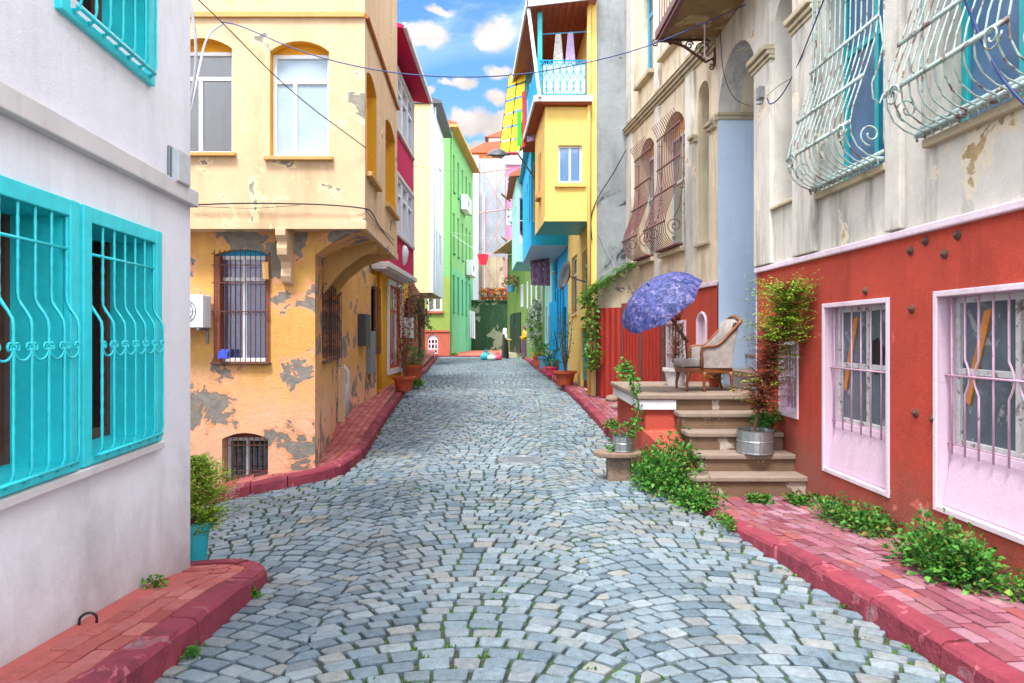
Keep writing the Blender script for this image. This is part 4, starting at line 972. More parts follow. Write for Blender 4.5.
# ================================================================ entrance steps
T=thing('entrance_steps','worn brown stone steps and landing against the red wall','steps',(2.5,7.7,0))
xw=3.27
ST=[(7.7,1.99,.25),(8.0,2.13,.445),(8.3,2.10,.655),(8.6,2.08,.855)]
for i,(y0,xl,zt_) in enumerate(ST):
    mb=MB(); y1=y0+.34; z0=-.2 if i==0 else ST[i-1][2]-.06
    mb.wbox(xl+.02,xw-.02*i,y0+.035,y1,z0,zt_-.062); mb.build('riser',M['step_stone'],T,bevel=.008)
    mb=MB(); r=.06; n=6; xl2=xl-.02
    pts=[Vector((xw-.02*i,y0,zt_-.06)),Vector((xl2+.09,y0,zt_-.06))]+[Vector((xl2+.09-.09*math.sin(t),y0+.09-.09*math.cos(t),zt_-.06)) for t in [math.pi/2*k/5 for k in range(1,6)]]+[Vector((xl2,y1,zt_-.06)),Vector((xw-.02*i,y1,zt_-.06))]
    mb.prism(pts,Vector((0,0,.06))); mb.build('tread',M['tread'],T,bevel=.016,seg=3)
mb=MB(); mb.wbox(1.70,xw-.05,8.95,11.3,-.2,.985); mb.build('landing_block',M['red_wall'],T,bevel=.02)
mb=MB(); mb.wbox(2.10,xw-.05,8.93,8.955,.86,.99); mb.build('riser',M['step_stone'],T)
mb=MB(); mb.prism([Vector(p) for p in ((1.60,8.88,.99),(xw-.05,8.88,.99),(xw-.05,11.4,.99),(1.60,11.4,.99))],Vector((0,0,.07))); mb.build('landing_slab',M['tread'],T,bevel=.016,seg=3)
mb=MB(); mb.wbox(1.62,2.09,8.905,8.945,.86,.985); mb.wbox(1.62,1.66,8.95,11.2,.86,.985); mb.build('white_band',M['white_trim'],T,bevel=.006)
mb=MB(); pts=[Vector((1.62,8.97,-.1)),Vector((2.06,7.75,-.1)),Vector((2.1,7.75,-.1)),Vector((2.1,8.97,-.1))]
vs=[];n=8
for i in range(n+1):
    t=i/n; y=lerp(8.96,7.72,t); x=lerp(1.64,2.02,t**.7); zt_=.5*(1-t)**1.2+.10; vs+=[(x,y,-.15),(x+.02,y,zt_),(2.14,y,zt_+.02)]
mb.add(vs,[(3*i,3*i+1,3*i+4,3*i+3) for i in range(n)]+[(3*i+1,3*i+2,3*i+5,3*i+4) for i in range(n)]); mb.build('side_wall',M['red_wall'],T)
for k,(o0,z) in enumerate(((-.05,1.3),(-.4,1.53),(-.75,1.76))):
    mb=MB(); mb.fbox(FR,.06,1.60,1.05 if k==0 else 1.06,z-.05,-1.49,o0-.03); mb.build('inner_riser',M['ltblue'],T,bevel=.006)
    mb=MB(); mb.fbox(FR,.06,1.60,z-.049,z,-1.49,o0); mb.build('inner_tread',M['tread'],T,bevel=.01)
# ================================================================ red metal fence
T=thing('metal_fence','red corrugated metal fence panels between the steps and yellow house','fence',(2.4,14.5,.4))
def corr(A,B,z0,z1,name,label=None):
    f=Fr(A,B); mb=MB(); n=int(f.L/.045); vs=[];fs=[]
    for i in range(n+1):
        o=[0,.0,.03,.03][i%4]; s=f.L*i/n
        for q in (0,.004): vs+=[f.pt(s,z0,o-q),f.pt(s,z1,o-q)]
    for i in range(n): fs+=[(4*i,4*i+4,4*i+5,4*i+1),(4*i+2,4*i+6,4*i+7,4*i+3),(4*i+1,4*i+5,4*i+7,4*i+3)]
    mb.add(vs,fs); o=mb.build(name,M['red_metal'],T); 
    if label:o['label']=label
    return o
corr((2.80,13.2),(2.62,14.15),.42,2.55,'fence_panel'); corr((2.58,14.2),(2.42,15.05),.42,2.5,'fence_panel'); corr((2.36,15.1),(1.93,15.75),.44,2.42,'fence_panel')
for (x,y) in ((2.60,14.17),(2.39,15.08),(1.92,15.78),(2.83,13.15)):
    mb=MB(); mb.wbox(x-.03,x+.03,y-.03,y+.03,.3,2.5); mb.build('post',M['rust'],T)
# low old wall above the fence
mb=MB(); pts=[Vector((1.86,15.84,.3)),Vector((1.86,15.84,2.75)),Vector((2.1,15.6,3.05)),Vector((2.62,15.2,3.35)),Vector((2.7,15.2,.3))]
mb.prism(pts,Vector((.12,.06,0))); 
single(mb,'garden_wall',M['stucco_old'],'old crumbling stucco wall rising behind the red metal fence','wall')
# ================================================================ YELLOW HOUSE (right)
T=thing('yellow_house','narrow yellow house with projecting bay, balcony and bare grey side wall','house',(1.82,15.9,.5))
FY=Fr((1.82,15.9),(1.67,20.9)); FYs=Fr((1.82,15.9),(9,15.9))
mb=MB(); wall(mb,FYs,0,7,0,12.2); mb.build('party_wall',M['grey_wall'],T)
yd=hole=None
d1=(FY.s(589.3),FY.s(580.5),.5,2.0,0,.12); y1=(FY.s(588.5),FY.s(582),2.75,3.9,0,.12); y2=(FY.s(577),FY.s(571.5),2.4,4.0,0,.1)
mb=MB(); wall(mb,FY,0,FY.L,0,12,[d1,y1,y2]); body(mb,[(1.82,15.9),(1.67,20.9),(9,20.9),(9,15.9)],0,12.1,skip=(0,3))
mb.fbox(FYs,-.02,.10,.3,12,.0,.02); mb.build('wall',M['yellow_house'],T)
mb=MB(); a,b,c,d=d1[:4]; mb.fbox(FY,a,b,c,d,-.12,-.08); dd_=mb.build('door',M['black'],T); mb=MB(); vbars(mb,FY,a,b,c+.2,d-.1,6,.008,o=-.05); mb.build('grille',M['cyan_dark'],dd_)
for h in (y1,y2): window(FY,T,*h[:4],dep=.1,fw=.06,fm=M['old_white'],gm=M['glass_dark'],mul=(.5,),tr=(.7,),sill=(.04,.06,.06,M['yellow_house']))
mb=MB(); mb.tube([(1.74,15.84,.5),(1.74,15.84,11)],.045,8); mb.build('drain_pipe',M['yellow_house'],T,smooth=True)
FYb=Fr((.75,15.88),(1.74,15.88)); hw=(W(558,0,15.88).x-.75,W(582,0,15.88).x-.75,5.27,6.12,0,.08)
mb=MB(); wall(mb,FYb,0,.99,4.42,7.0,[hw]); body(mb,[(.75,15.88),(1.74,15.88),(1.74,18.2),(.60,18.2)],4.42,7.0,skip=(0,),top=True); bay=mb.build('bay',M['yellow_house'],T)
mb=MB(); mb.add([(.75,15.88,4.418),(1.74,15.88,4.418),(1.74,18.2,4.418),(.6,18.2,4.418)],[(0,1,2,3)]); mb.fbox(FYb,-.03,.99,4.40,4.5,-.02,.03,1); mb.build('bay_soffit',[M['cyan_dark'],M['yellow_house']],bay)
w=window(FYb,T,*hw[:4],dep=.07,fw=.05,fm=M['white_pvc'],gm=M['glass_pale'],curtain=M['curtain'],mul=(.5,),tr=(),th=.06,label='white framed window with pale curtain in the yellow bay')
mb=MB(); a,b,c,d=hw[:4]; e=.06; mb.fbox(FYb,a-e,a,c-e,d+e,0,.03); mb.fbox(FYb,b,b+e,c-e,d+e,0,.03); mb.fbox(FYb,a,b,d,d+e,0,.028); mb.fbox(FYb,a-e-.02,b+e+.02,c-e-.03,c-.002,0,.06); mb.build('surround',M['yellow_house'],w)
FYl=Fr((.75,15.88),(.60,18.2),ref=(0,16)); mb=MB(); mb.fbox(FYl,.9,1.25,5.2,6.2,0,.03); mb.fbox(FYl,.8,1.35,5.1,5.2,0,.1); mb.build('side_shutter',M['sill_tan'],bay)
# balcony
mb=MB(); q=[Vector((.55,15.72,7.02)),Vector((1.80,15.72,7.02)),Vector((1.80,19.9,7.02)),Vector((.30,19.9,7.02))]; mb.prism(q,Vector((0,0,.14))); bs=mb.build('balcony_slab',M['brown_wall'],T,bevel=.01)
mb=MB(); mb.wbox(.53,1.82,15.68,15.72,7.06,7.2); mb.fbox(Fr((.53,15.7),(.28,19.9)),0,4.2,7.06,7.2,-.005,.04); mb.build('edge_board',M['white_trim'],bs)
mb=MB(); FBk=Fr((.62,15.76),(1.70,15.76)); nn=7
for zz in (7.24,8.0): mb.tube([FBk.pt(0,zz),FBk.pt(1.08,zz)],.014,6)
for i in range(nn):
    c_=1.08*(i+.5)/nn; h_=1.08/nn*.48
    for sg in (-1,1): mb.tube([FBk.pt(c_+sg*h_*math.sin(math.pi*2*t)*1.0,lerp(7.24,8.0,t)) for t in [k/14 for k in range(15)]],.008,5)
    mb.tube([FBk.pt(1.08*i/nn,7.24),FBk.pt(1.08*i/nn,8.0)],.007,5)
    mb.tube(spiral(FBk,c_,7.9,.0,.05,1,1,0,10),.009,5)
mb.build('railing',M['blue_wall'],bs,smooth=True)
mb=MB(); FBs=Fr((.60,15.76),(.33,19.8)); mb.fbox(FBs,0,4.1,7.2,8.15,-.02,.0); 
for i in range(22): mb.fbox(FBs,.02+.19*i,.15+.19*i,7.22,8.12,.0,.015)
mb.build('side_panel',M['blue_wall'],bs)
mb=MB(); mb.wbox(.58,.68,15.77,15.87,7.2,9.1); mb.wbox(.40,.48,19.5,19.6,7.2,9.1); mb.build('post',M['cyan_dark'],bs)
mb=MB(); mb.tube([(.62,15.66,7.15),(.37,15.62,9.1)],.04,8); mb.build('post',M['white_pvc'],bs)
mb=MB(); mb.tube([FBk.pt(.02,8.72,-.3),FBk.pt(1.1,8.78,-.3)],.015,6); mb.build('clothes_rail',M['pot_blue'],bs)
mb=MB(); vs=[];n=24
for i in range(n+1): x=.70+.96*i/n; o=.03*math.sin(i*1.9); vs+=[(x,15.86+o,7.22),(x,15.86+o*.5,7.95)]
mb.add(vs,[(2*i,2*i+2,2*i+3,2*i+1) for i in range(n)]); mb.build('privacy_cloth',M['curtain'],bs,smooth=True)
mb=MB(); q=[Vector((.36,15.55,9.14)),Vector((1.9,15.55,9.32)),Vector((1.9,20.5,9.32)),Vector((.02,20.5,9.14))]; mb.prism(q,Vector((0,0,.06))); rf=mb.build('balcony_roof',M['roofwood'],bs)
mb=MB(); q=[Vector((.33,15.50,9.10)),Vector((1.9,15.50,9.28)),Vector((1.9,15.50,9.42)),Vector((.33,15.50,9.26))]; mb.prism(q,Vector((0,.045,0))); q=[Vector((.31,15.5,9.10)),Vector((-.03,20.5,9.10)),Vector((-.03,20.5,9.24)),Vector((.31,15.5,9.24))]; mb.prism(q,Vector((.045,0,0))); mb.build('fascia',M['white_trim'],rf)
mb=MB()
for i in range(9): x=.5+.15*i; mb.wbox(x,x+.02,15.6,20.3,9.10+.117*(x-.36),9.14+.117*(x-.36))
mb.build('rafter',M['roofwood'],rf)
mb=MB(); mb.wbox(.7,1.8,19.0,19.1,7.15,9.2); mb.build('back_wall',M['sill_tan'],bs)
mb=MB(); mb.prism([Vector((1.2,15.3,12.0)),Vector((1.2,15.3,12.1)),Vector((9,15.3,13)),Vector((9,15.3,12.0))],Vector((0,6,0))); mb.prism([Vector((1.15,15.4,9.75)),Vector((1.9,15.4,9.8)),Vector((1.9,15.4,10.0)),Vector((1.15,15.4,9.85))],Vector((0,5.2,0))); mb.build('roof',M['brown_wall'],T)
# ================================================================ BLUE HOUSE
T=thing('blue_house','bright blue house with projecting upper bay beyond the yellow house','house',(1.6,20.9,.5))
FBl=Fr((1.67,20.9),(1.5,26.4)); hs=[(.5,1.1,.55,2.7,0,.12),(1.6,2.5,1.7,3.4,0,.1),(3.4,4.3,1.7,3.4,0,.1)]
mb=MB(); wall(mb,FBl,0,FBl.L,0,7.4,hs); body(mb,[(1.67,20.9),(1.5,26.4),(9,26.4),(9,20.9)],0,7.4,skip=(0,)); mb.build('wall',M['blue_wall'],T)
for h in hs[1:]:
    w=window(FBl,T,*h[:4],dep=.09,fw=.07,fm=M['white_pvc'],gm=M['glass'],mul=(.5,),tr=(.7,))
    mb=MB(); mb.fbox(FBl,h[0]-.5,h[0]-.03,h[2],h[3],.0,.04); 
    for k in range(12): z=h[2]+.06+k*.135; mb.fbox(FBl,h[0]-.46,h[0]-.07,z,z+.08,.04,.055)
    mb.build('shutter',M['blue_wall'],w)
mb=MB(); mb.fbox(FBl,hs[0][0],hs[0][1],.55,2.7,-.1,-.05); mb.build('door',M['dark'],T)
FBu=Fr((.57,20.85),(1.67,20.85)); FBv=Fr((.57,20.85),(.40,26),ref=(0,22)); hv=[(.5,1.1,5.3,6.8,0,.1),(1.9,2.5,5.3,6.8,0,.1),(3.3,3.9,5.3,6.8,0,.1)]
hu=(.06,.26,5.2,7.0,0,.08)
mb=MB(); wall(mb,FBu,0,1.1,4.5,7.65,[hu]); wall(mb,FBv,0,FBv.L,4.5,7.65,hv); body(mb,[(.57,20.85),(.40,26),(1.6,26),(1.67,20.85)],4.5,7.65,skip=(0,3),bottom=False); bay=mb.build('bay',M['blue_wall'],T)
mb=MB(); mb.add([(.57,20.85,4.498),(.40,26,4.498),(1.6,26,4.498),(1.67,20.85,4.498)],[(0,1,2,3)]); mb.build('bay_soffit',M['pvc_grey'],bay)
window(FBu,T,*hu[:4],dep=.07,fw=.03,fm=M['white_pvc'],gm=M['glass'],mul=(),tr=(.5,))
for h in hv: window(FBv,T,*h[:4],dep=.09,fw=.05,fm=M['white_pvc'],gm=M['glass'],mul=(),tr=(.7,))
mb=MB(); mb.prism([Vector((.38,20.6,7.55)),Vector((.38,20.6,7.62)),Vector((1.7,20.6,8.3)),Vector((1.7,20.6,7.65))],Vector((-.12,5.8,0))); mb.build('roof',M['cyan_dark'],T)
# ================================================================ MINT HOUSE
T=thing('mint_house','pale mint green house with overhanging upper floor and tiled eave','house',(1.4,26.4,.5))
FMl=Fr((1.5,26.4),(1.38,29.4)); mb=MB(); hm_=[(.6,1.4,.55,2.6,0,.1),(1.8,2.6,1.6,3.0,0,.1)]
wall(mb,FMl,0,FMl.L,0,7.9,hm_); body(mb,[(1.5,26.4),(1.38,29.4),(9,29.4),(9,26.4)],0,7.9,skip=(0,)); mb.build('wall',M['mint'],T)
mb=MB(); mb.fbox(FMl,.6,1.4,.55,2.6,-.1,-.05); mb.build('door',M['brown_wall'],T); window(FMl,T,*hm_[1][:4],dep=.09,fw=.07,fm=M['white_pvc'],gm=M['glass'])
FMu=Fr((.17,26.35),(1.5,26.35)); FMv=Fr((.17,26.35),(.0,30.2),ref=(0,27)); hv=[(.5,1.0,5.2,6.8,0,.1),(1.7,2.2,5.2,6.8,0,.1)]
mb=MB(); wall(mb,FMu,0,1.33,4.6,7.9,[(.1,.32,5.3,7.0,0,.08)]); wall(mb,FMv,0,FMv.L,4.6,7.9,hv); body(mb,[(.17,26.35),(.0,30.2),(1.4,30.2),(1.5,26.35)],4.6,7.9,skip=(0,3),bottom=True); mb.build('bay',M['mint'],T)
window(FMu,T,.1,.32,5.3,7.0,dep=.07,fw=.03,fm=M['white_pvc'],gm=M['glass'],mul=(),tr=(.5,))
for h in hv: window(FMv,T,*h[:4],dep=.09,fw=.05,fm=M['white_pvc'],gm=M['glass'],mul=(),tr=(.7,))
mb=MB(); mb.prism([Vector((-.1,26.1,7.75)),Vector((-.1,26.1,7.85)),Vector((1.5,26.1,8.7)),Vector((1.5,26.1,7.9))],Vector((-.15,4.4,0))); mb.build('roof',M['tile'],T)
# ================================================================ YARD HOUSE (olive green, far right)
T=thing('olive_house','olive green house with black double door at the street end','house',(.4,40,.6))
FO=Fr((1.40,29.4),(.75,40)); FO2=Fr((.75,40),(-.30,45.6),ref=(-2,40))
ho=[(1.2,2.0,2.4,4.2,0,.1),(3.6,4.4,2.4,4.2,0,.1),(6.2,7.0,3.3,4.8,0,.1),(8.6,9.5,3.3,4.8,0,.1)]
mb=MB(); wall(mb,FO,0,FO.L,0,7.2,ho); wall(mb,FO2,0,FO2.L,0,7.2,[(.5,1.3,3.5,4.8,0,.1)]); body(mb,[(1.40,29.4),(.75,40),(-.30,45.6),(9,45.6),(9,29.4)],0,7.2,skip=(0,1)); mb.build('wall',M['green_yard'],T)
for h in ho: window(FO,T,*h[:4],dep=.09,fw=.12,fm=M['white_pvc'],gm=M['glass_dark'],mul=(.5,),tr=(),th=.15)
window(FO2,T,.5,1.3,3.5,4.8,dep=.09,fw=.12,fm=M['white_pvc'],gm=M['glass'],mul=(.5,),tr=(),th=.15)
mb=MB(); a,b=sorted((FO2.s(510.5),FO2.s(521))); m_=(a+b)/2; mb.fbox(FO2,a,m_-.14,.8,3.1,0,.05); d_=mb.build('door_leaf',M['black'],T); mb=MB(); mb.fbox(FO2,m_+.14,b,.8,3.1,0,.05); mb.build('door_leaf',M['black'],T)
mb=MB(); mb.fbox(FO2,m_-.13,m_+.13,.8,3.1,0,.03); mb.fbox(FO2,a-.1,b+.1,3.11,3.2,0,.06); mb.build('door_frame',M['green_dark'],T)
mb=MB(); mb.prism([FO2.pt(-1,7.2,.9),FO2.pt(-1,7.3,.9),FO2.pt(-1,8.6,-1.5),FO2.pt(-1,7.2,-1.5)],Vector((FO2.u.x,FO2.u.y,0))*7); mb.prism([Vector((1.2,29.2,7.2)),Vector((1.0,29.2,7.3)),Vector((3,29.2,8.6)),Vector((9,29.2,7.2))],Vector((-.6,10.8,0))); mb.build('roof',M['stucco_old'],T)
# dark green yard wall
mb=MB(); mb.wbox(-3.5,-.25,54.9,55.2,.4,4.5); mb.wbox(-3.6,-.2,54.8,55.3,4.5,4.62); single(mb,'yard_wall',M['green_dark'],'dark green stained wall closing the end of the street','wall')
# ================================================================ far buildings
T=thing('scaffolded_building','tall building wrapped in pale sheeting behind the green house','building',(-2,62,.6))
mb=MB(); mb.wbox(-3.9,-.6,60,72,0,8.6); mb.build('lower_wall',M['stucco_old'],T); mb=MB(); mb.wbox(-3.9,-.6,60,72,8.6,17.0); mb.build('sheeting',plaster('sheeting','#a4abb8',.14,'#8d95a3',.6,seed=3.),T)
mb=MB(); mb.wbox(-3.75,-2.85,59.6,60.0,.5,17.2); mb.build('corner_strip',M['white_pale'],T); mb=MB(); mb.wbox(-2.5,-2.3,59.5,60,.5,14); mb.build('corner_strip',M['pinkwhite'],T)
mb=MB()
for x in (-2.4,-1.3,-.5): mb.tube([(x,59.2,3),(x,59.2,17)],.035,5)
for z in (4.5,8.6,12.2,15.6): mb.tube([(-2.8,59.2,z),(-.2,59.2,z+.35)],.06,5); 
for z in (4.5,8.6,12.2): mb.tube([(-2.4,59.2,z),(-.5,59.2,z+3.5)],.035,5); mb.tube([(-.5,59.2,z),(-2.4,59.2,z+3.5)],.035,5)
mb.build('scaffold',paint('scaffold_pipe','#b98a80',.6,.15),T)
mb=MB()
for z in (5.6,9.6,13.2): mb.prism([Vector((-.9,58.4,z+.5)),Vector((-.1,58.4,z-.1)),Vector((-.1,58.4,z)),Vector((-.9,58.4,z+.6))],Vector((0,.9,0)))
mb.build('loose_plank',M['old_wood'],T)
T=thing('pink_building','rose pink building rising behind the scaffolding','building',(.3,61,.6))
mb=MB(); FK=Fr((-.9,61),(4,61)); hk=[(.4+1.6*k,1.1+1.6*k,z,z+1.5,0,.1) for k in range(3) for z in (8.5,11.5,14.2)]; wall(mb,FK,0,4.9,0,16.7,hk); body(mb,[(-.9,61),(4,61),(4,70),(-.9,70)],0,16.7,skip=(0,)); mb.build('wall',plaster('rose','#d98fb4',.05,sa=.1),T)
for h in hk: window(FK,T,*h[:4],dep=.1,fw=.1,fm=M['white_pvc'],gm=M['glass'])
mb=MB(); mb.wbox(-1.1,4.2,60.7,70.2,16.7,17.0); mb.build('roof',M['white_pale'],T)
T=thing('orange_building','orange building with shallow roof on the skyline above the green house','building',(-5,82,1))
mb=MB(); FQ=Fr((-5.2,82),(-1.5,82)); hq=[(.6+1.3*k,1.2+1.3*k,20.8,22,0,.1) for k in range(2)]; wall(mb,FQ,0,3.7,0,23.2,hq); body(mb,[(-5.2,82),(-1.5,82),(-1.5,90),(-5.2,90)],0,23.2,skip=(0,)); mb.build('wall',plaster('orange_far','#e0743c',.06,sa=.1),T)
for h in hq: window(FQ,T,*h[:4],dep=.1,fw=.12,fm=M['white_pvc'],gm=M['glass'])
mb=MB(); mb.prism([Vector((-5.5,81.7,23.2)),Vector((-3.2,81.7,24.4)),Vector((-1.2,81.7,24.6)),Vector((-1.2,81.7,23.2))],Vector((0,8.6,0))); mb.build('roof',M['tile'],T)
T=thing('white_building','distant white apartment block with small windows on the skyline','building',(-1.5,90,1))
mb=MB(); FQ=Fr((-3.0,90),(3,90)); hq=[(.5+1.3*k,1.1+1.3*k,z,z+1.2,0,.1) for k in range(4) for z in (19,22,25)]; wall(mb,FQ,0,6,0,27.6,hq); body(mb,[(-3.0,90),(3,90),(3,99),(-3,99)],0,27.6,skip=(0,)); mb.build('wall',M['white_pale'],T)
for h in hq: window(FQ,T,*h[:4],dep=.1,fw=.1,fm=M['roofwood'],gm=M['glass'])
mb=MB(); mb.prism([Vector((-3.5,89.6,27.3)),Vector((0,89.6,28.6)),Vector((3.4,89.6,27.3))],Vector((0,9.8,0))); mb.build('roof',M['tile'],T)
# ================================================================ plants, furniture, people, cables
def gat(px,py,ex=0.):
    lo,hi=2.,60.
    y=5.
    best=None
    for i in range(600):
        y=2.5+i*.08; p=W(px,py,y); d=p.z-(g(p.x,p.y)+ex)
        if d<=0: return Vector((p.x,p.y,g(p.x,p.y)+ex))
    return Vector((W(px,py,45).x,45,g(0,45)+ex))
def leafv(mb,p,d,size,wd=.42,mi=0,droop=.25):
    d=d.normalized(); a=Vector((0,0,1)) if abs(d.z)<.95 else Vector((1,0,0))
    s=d.cross(a).normalized(); s=(s*math.cos(t:=R.uniform(-.9,.9))+d.cross(s)*math.sin(t)); u=s.cross(d)
    m=p+d*size*.5+u*size*.08; tip=p+d*size-Vector((0,0,size*droop))
    mb.add([p,m+s*size*wd*.5-u*size*.05,tip,m-s*size*wd*.5-u*size*.05,m],[(0,1,4),(1,2,4),(2,3,4),(3,0,4)],mi)
def rdir(zb=0.):
    while 1:
        v=Vector((R.uniform(-1,1),R.uniform(-1,1),R.uniform(-1,1)))
        if .05<v.length<1: v.normalize(); v.z+=zb; return v.normalized()
def clump(name,label,c,rx,ry,h,n,size,mat,cat='plant',group=None,lumps=7,stem=None,wd=.55,zb=.35,zground=None,extra=None):
    c=Vector(c); t=thing(name,label,cat,tuple(c),group); mb=MB(); st=MB(); L=[]
    for i in range(lumps):
        a=R.uniform(0,6.28); q=R.uniform(0,1)**.5*.72; L.append((Vector((c.x+rx*q*math.cos(a),c.y+ry*q*math.sin(a),0)),R.uniform(.45,1)*(1-.35*q)))
    for i in range(n):
        l,hh=R.choice(L); base=zground(l.x,l.y) if zground else c.z
        v=rdir(.25); v.z=abs(v.z); k=R.uniform(.45,1.05); rr=.42
        p=Vector((l.x+v.x*rx*rr*k,l.y+v.y*ry*rr*k,base+.015+v.z*h*hh*k))
        leafv(mb,p,(v+rdir()*.8+Vector((0,0,zb*.5))),size*R.uniform(.4,1.45),wd*R.uniform(.7,1.15))
    mb.build('foliage',mat,t)
    for l,hh in L:
        base=zground(l.x,l.y) if zground else c.z
        for k in range(3):
            e=Vector((l.x+R.uniform(-.3,.3)*rx,l.y+R.uniform(-.3,.3)*ry,base+h*hh*.8)); st.tube([(l.x,l.y,base-.02),(lerp(l.x,e.x,.4),lerp(l.y,e.y,.4),base+h*hh*.45),e],.004 if size<.08 else .008,4)
    st.build('stem',stem or M['leaf_dark'],t)
    if extra:
        fm,fn,fs=extra; mb=MB()
        for i in range(fn):
            l,hh=R.choice(L); base=zground(l.x,l.y) if zground else c.z
            v=rdir(.4); v.z=abs(v.z); p=Vector((l.x+v.x*rx*.45,l.y+v.y*ry*.45,base+v.z*h*hh*1.05))
            for q in range(5): leafv(mb,p,rdir(.2),fs,.8)
        mb.build('flowers',fm,t)
    return t
def potprof(r,h,rim=.02,taper=.72):
    return [(0,0),(r*taper,0),(r*taper+.001,.004),(lerp(r*taper,r,.85),h*.82),(r+rim,h*.83),(r+rim*1.2,h),(r-.012,h),(r-.02,h*.86),(0,h*.86)]
def potted(name,label,p,r,h,potmat,foliage,cat='potted plant',group=None,taper=.72,rim=.02):
    t=thing(name,label,cat,tuple(p),group); mb=MB(); mb.lathe(p,potprof(r,h,rim,taper),20); mb.build('pot',potmat,t,smooth=False)
    mb=MB(); mb.lathe(Vector(p)+Vector((0,0,h*.87)),[(r*.93,0),(0,.015)],14); mb.build('soil',M['soil'],t)
    foliage(t,Vector(p)+Vector((0,0,h*.86))); return t
def f_bush(rx,h,n,size,mat,wd=.5,flowers=None):
    def f(t,c):
        mb=MB();st=MB()
        for i in range(n):
            v=rdir(.1); k=R.uniform(.35,1.0)**.5*(1+.18*math.sin(7*v.x+5*v.z)); p=c+Vector((v.x*rx*k,v.y*rx*k,h*.52+v.z*h*.5*k))
            leafv(mb,p,v+rdir()*.7+Vector((0,0,.3)),size*R.uniform(.6,1.3),wd)
        mb.build('foliage',mat,t)
        for i in range(7): v=rdir(.6); v.z=abs(v.z); st.tube([c,c+Vector((v.x*rx*.3,v.y*rx*.3,h*.3)),c+Vector((v.x*rx*.7,v.y*rx*.7,h*.5+v.z*h*.3))],.006,4)
        st.build('stem',M['bark'],t)
        if flowers:
            fm,fn,fs=flowers; mb=MB()
            for i in range(fn):
                v=rdir(.3); p=c+Vector((v.x*rx,v.y*rx,h*.52+v.z*h*.52))
                for q in range(5): leafv(mb,p,rdir(),fs,.8)
            mb.build('flowers',fm,t)
    return f
def frond(mb,a,d,L,n,size,droop=.3,wd=.35,spread=.9,mi=0):
    d=d.normalized(); side=d.cross(Vector((0,0,1)));
    side=side.normalized() if side.length>.05 else Vector((1,0,0))
    for i in range(n):
        t=(i+1)/n; p=a+d*L*t-Vector((0,0,droop*L*t*t)); sg=1 if i%2 else -1
        leafv(mb,p,(d*.8+side*sg*spread+rdir()*.35),size*(1.15-.6*t)*R.uniform(.8,1.2),wd,mi)
# --- arborvitae in turquoise pot
p=Vector((-2.54,5.6,g(-2.54,5.6)))
def f_thuja(rx,h,nb,mat,size=.05):
    def f(t,c):
        mb=MB(); st=MB(); st.tube([c,c+Vector((.01,0,h*.5)),c+Vector((0,.01,h*.9))],[.018,.012,.004],6); st.build('trunk',M['bark'],t)
        for i in range(nb):
            z=R.uniform(.02,.97)*h; w=rx*(math.sin(math.pi*min(1,(z/h)*.8+.2))**.6)*R.uniform(.55,1.12); a=R.uniform(0,6.28)
            d=Vector((math.cos(a),math.sin(a),R.uniform(.3,1.1))); frond(mb,c+Vector((math.cos(a)*w*.25,math.sin(a)*w*.25,z-.1*h)),d,w*.85,11,size,.1,.4,.8)
        mb.build('foliage',mat,t)
    return f
potted('arborvitae','bushy green arborvitae in a tall turquoise pot at the white house corner',p,.115,.36,M['pot_teal'],f_thuja(.33,.62,480,M['conifer'],.05),taper=.75)
# --- weeds on pavements and by the steps
zp=lambda x,y:g(x,y)+kh2(x,y)
P=gat(150,588,KH); clump('weed','small sparse weed growing at the foot of the white wall',(P.x,P.y,P.z),.16,.12,.05,70,.035,M['leaf'],group=None,lumps=5)
P=gat(256,600,0); clump('weed','little green weed against the near left kerb',(P.x,P.y,P.z),.05,.05,.07,45,.04,M['leaf_fresh'],lumps=3)
P=gat(192,664,0); clump('weed','green weed sprouting from the kerb near the bottom left',(P.x,P.y,P.z),.05,.05,.07,45,.04,M['leaf_fresh'],lumps=3)
def zs(x,y): return g(x,y)+(kh2(x,y) if x>interp(XR,y) else 0)
def zst(x,y): return g(x,y)+ (.0 if x<1.75 else .12)
clump('leafy_plant','large leafy nettle clump covering the red side of the steps',(1.84,8.25,g(1.84,8.25)),.40,.82,.62,3400,.060,M['leaf_fresh'],lumps=30,wd=.6,zground=lambda x,y:g(x,y)+clamp((x-1.6)*.7,0,.3)*ss(7.4,8.4,y))
clump('leafy_plant','leafy weeds between the lowest step and the cobbles',(1.98,7.45,g(1.98,7.45)),.30,.45,.30,1100,.05,M['leaf_fresh'],lumps=16,wd=.6,zground=zs)
clump('leafy_plant','thin weeds trailing along the right kerb below the steps',(1.99,6.55,g(1.99,6.55)),.12,.36,.12,230,.045,M['leaf'],lumps=7,zground=lambda x,y:g(x,y)+.02)
clump('leafy_plant','small bright weed on the pavement before the lowest step',(2.62,7.42,zp(2.62,7.42)),.15,.10,.13,200,.05,M['leaf_fresh'],lumps=5,wd=.6)
clump('leafy_plant','low weeds where the lowest step meets the red wall',(3.08,7.38,zp(3.08,7.38)),.20,.16,.13,260,.05,M['leaf_fresh'],lumps=6,wd=.6)
clump('leafy_plant','row of leafy weeds along the red wall under the nearer pink window',(3.08,6.3,zp(3.08,6.3)),.26,.75,.27,1300,.052,M['leaf_fresh'],lumps=15,wd=.6,zground=zp)
clump('leafy_plant','dense green bush against the red wall at the right edge',(3.02,4.85,zp(3.02,4.85)),.34,.52,.46,2000,.058,M['leaf_fresh'],lumps=14,wd=.6,zground=zp)
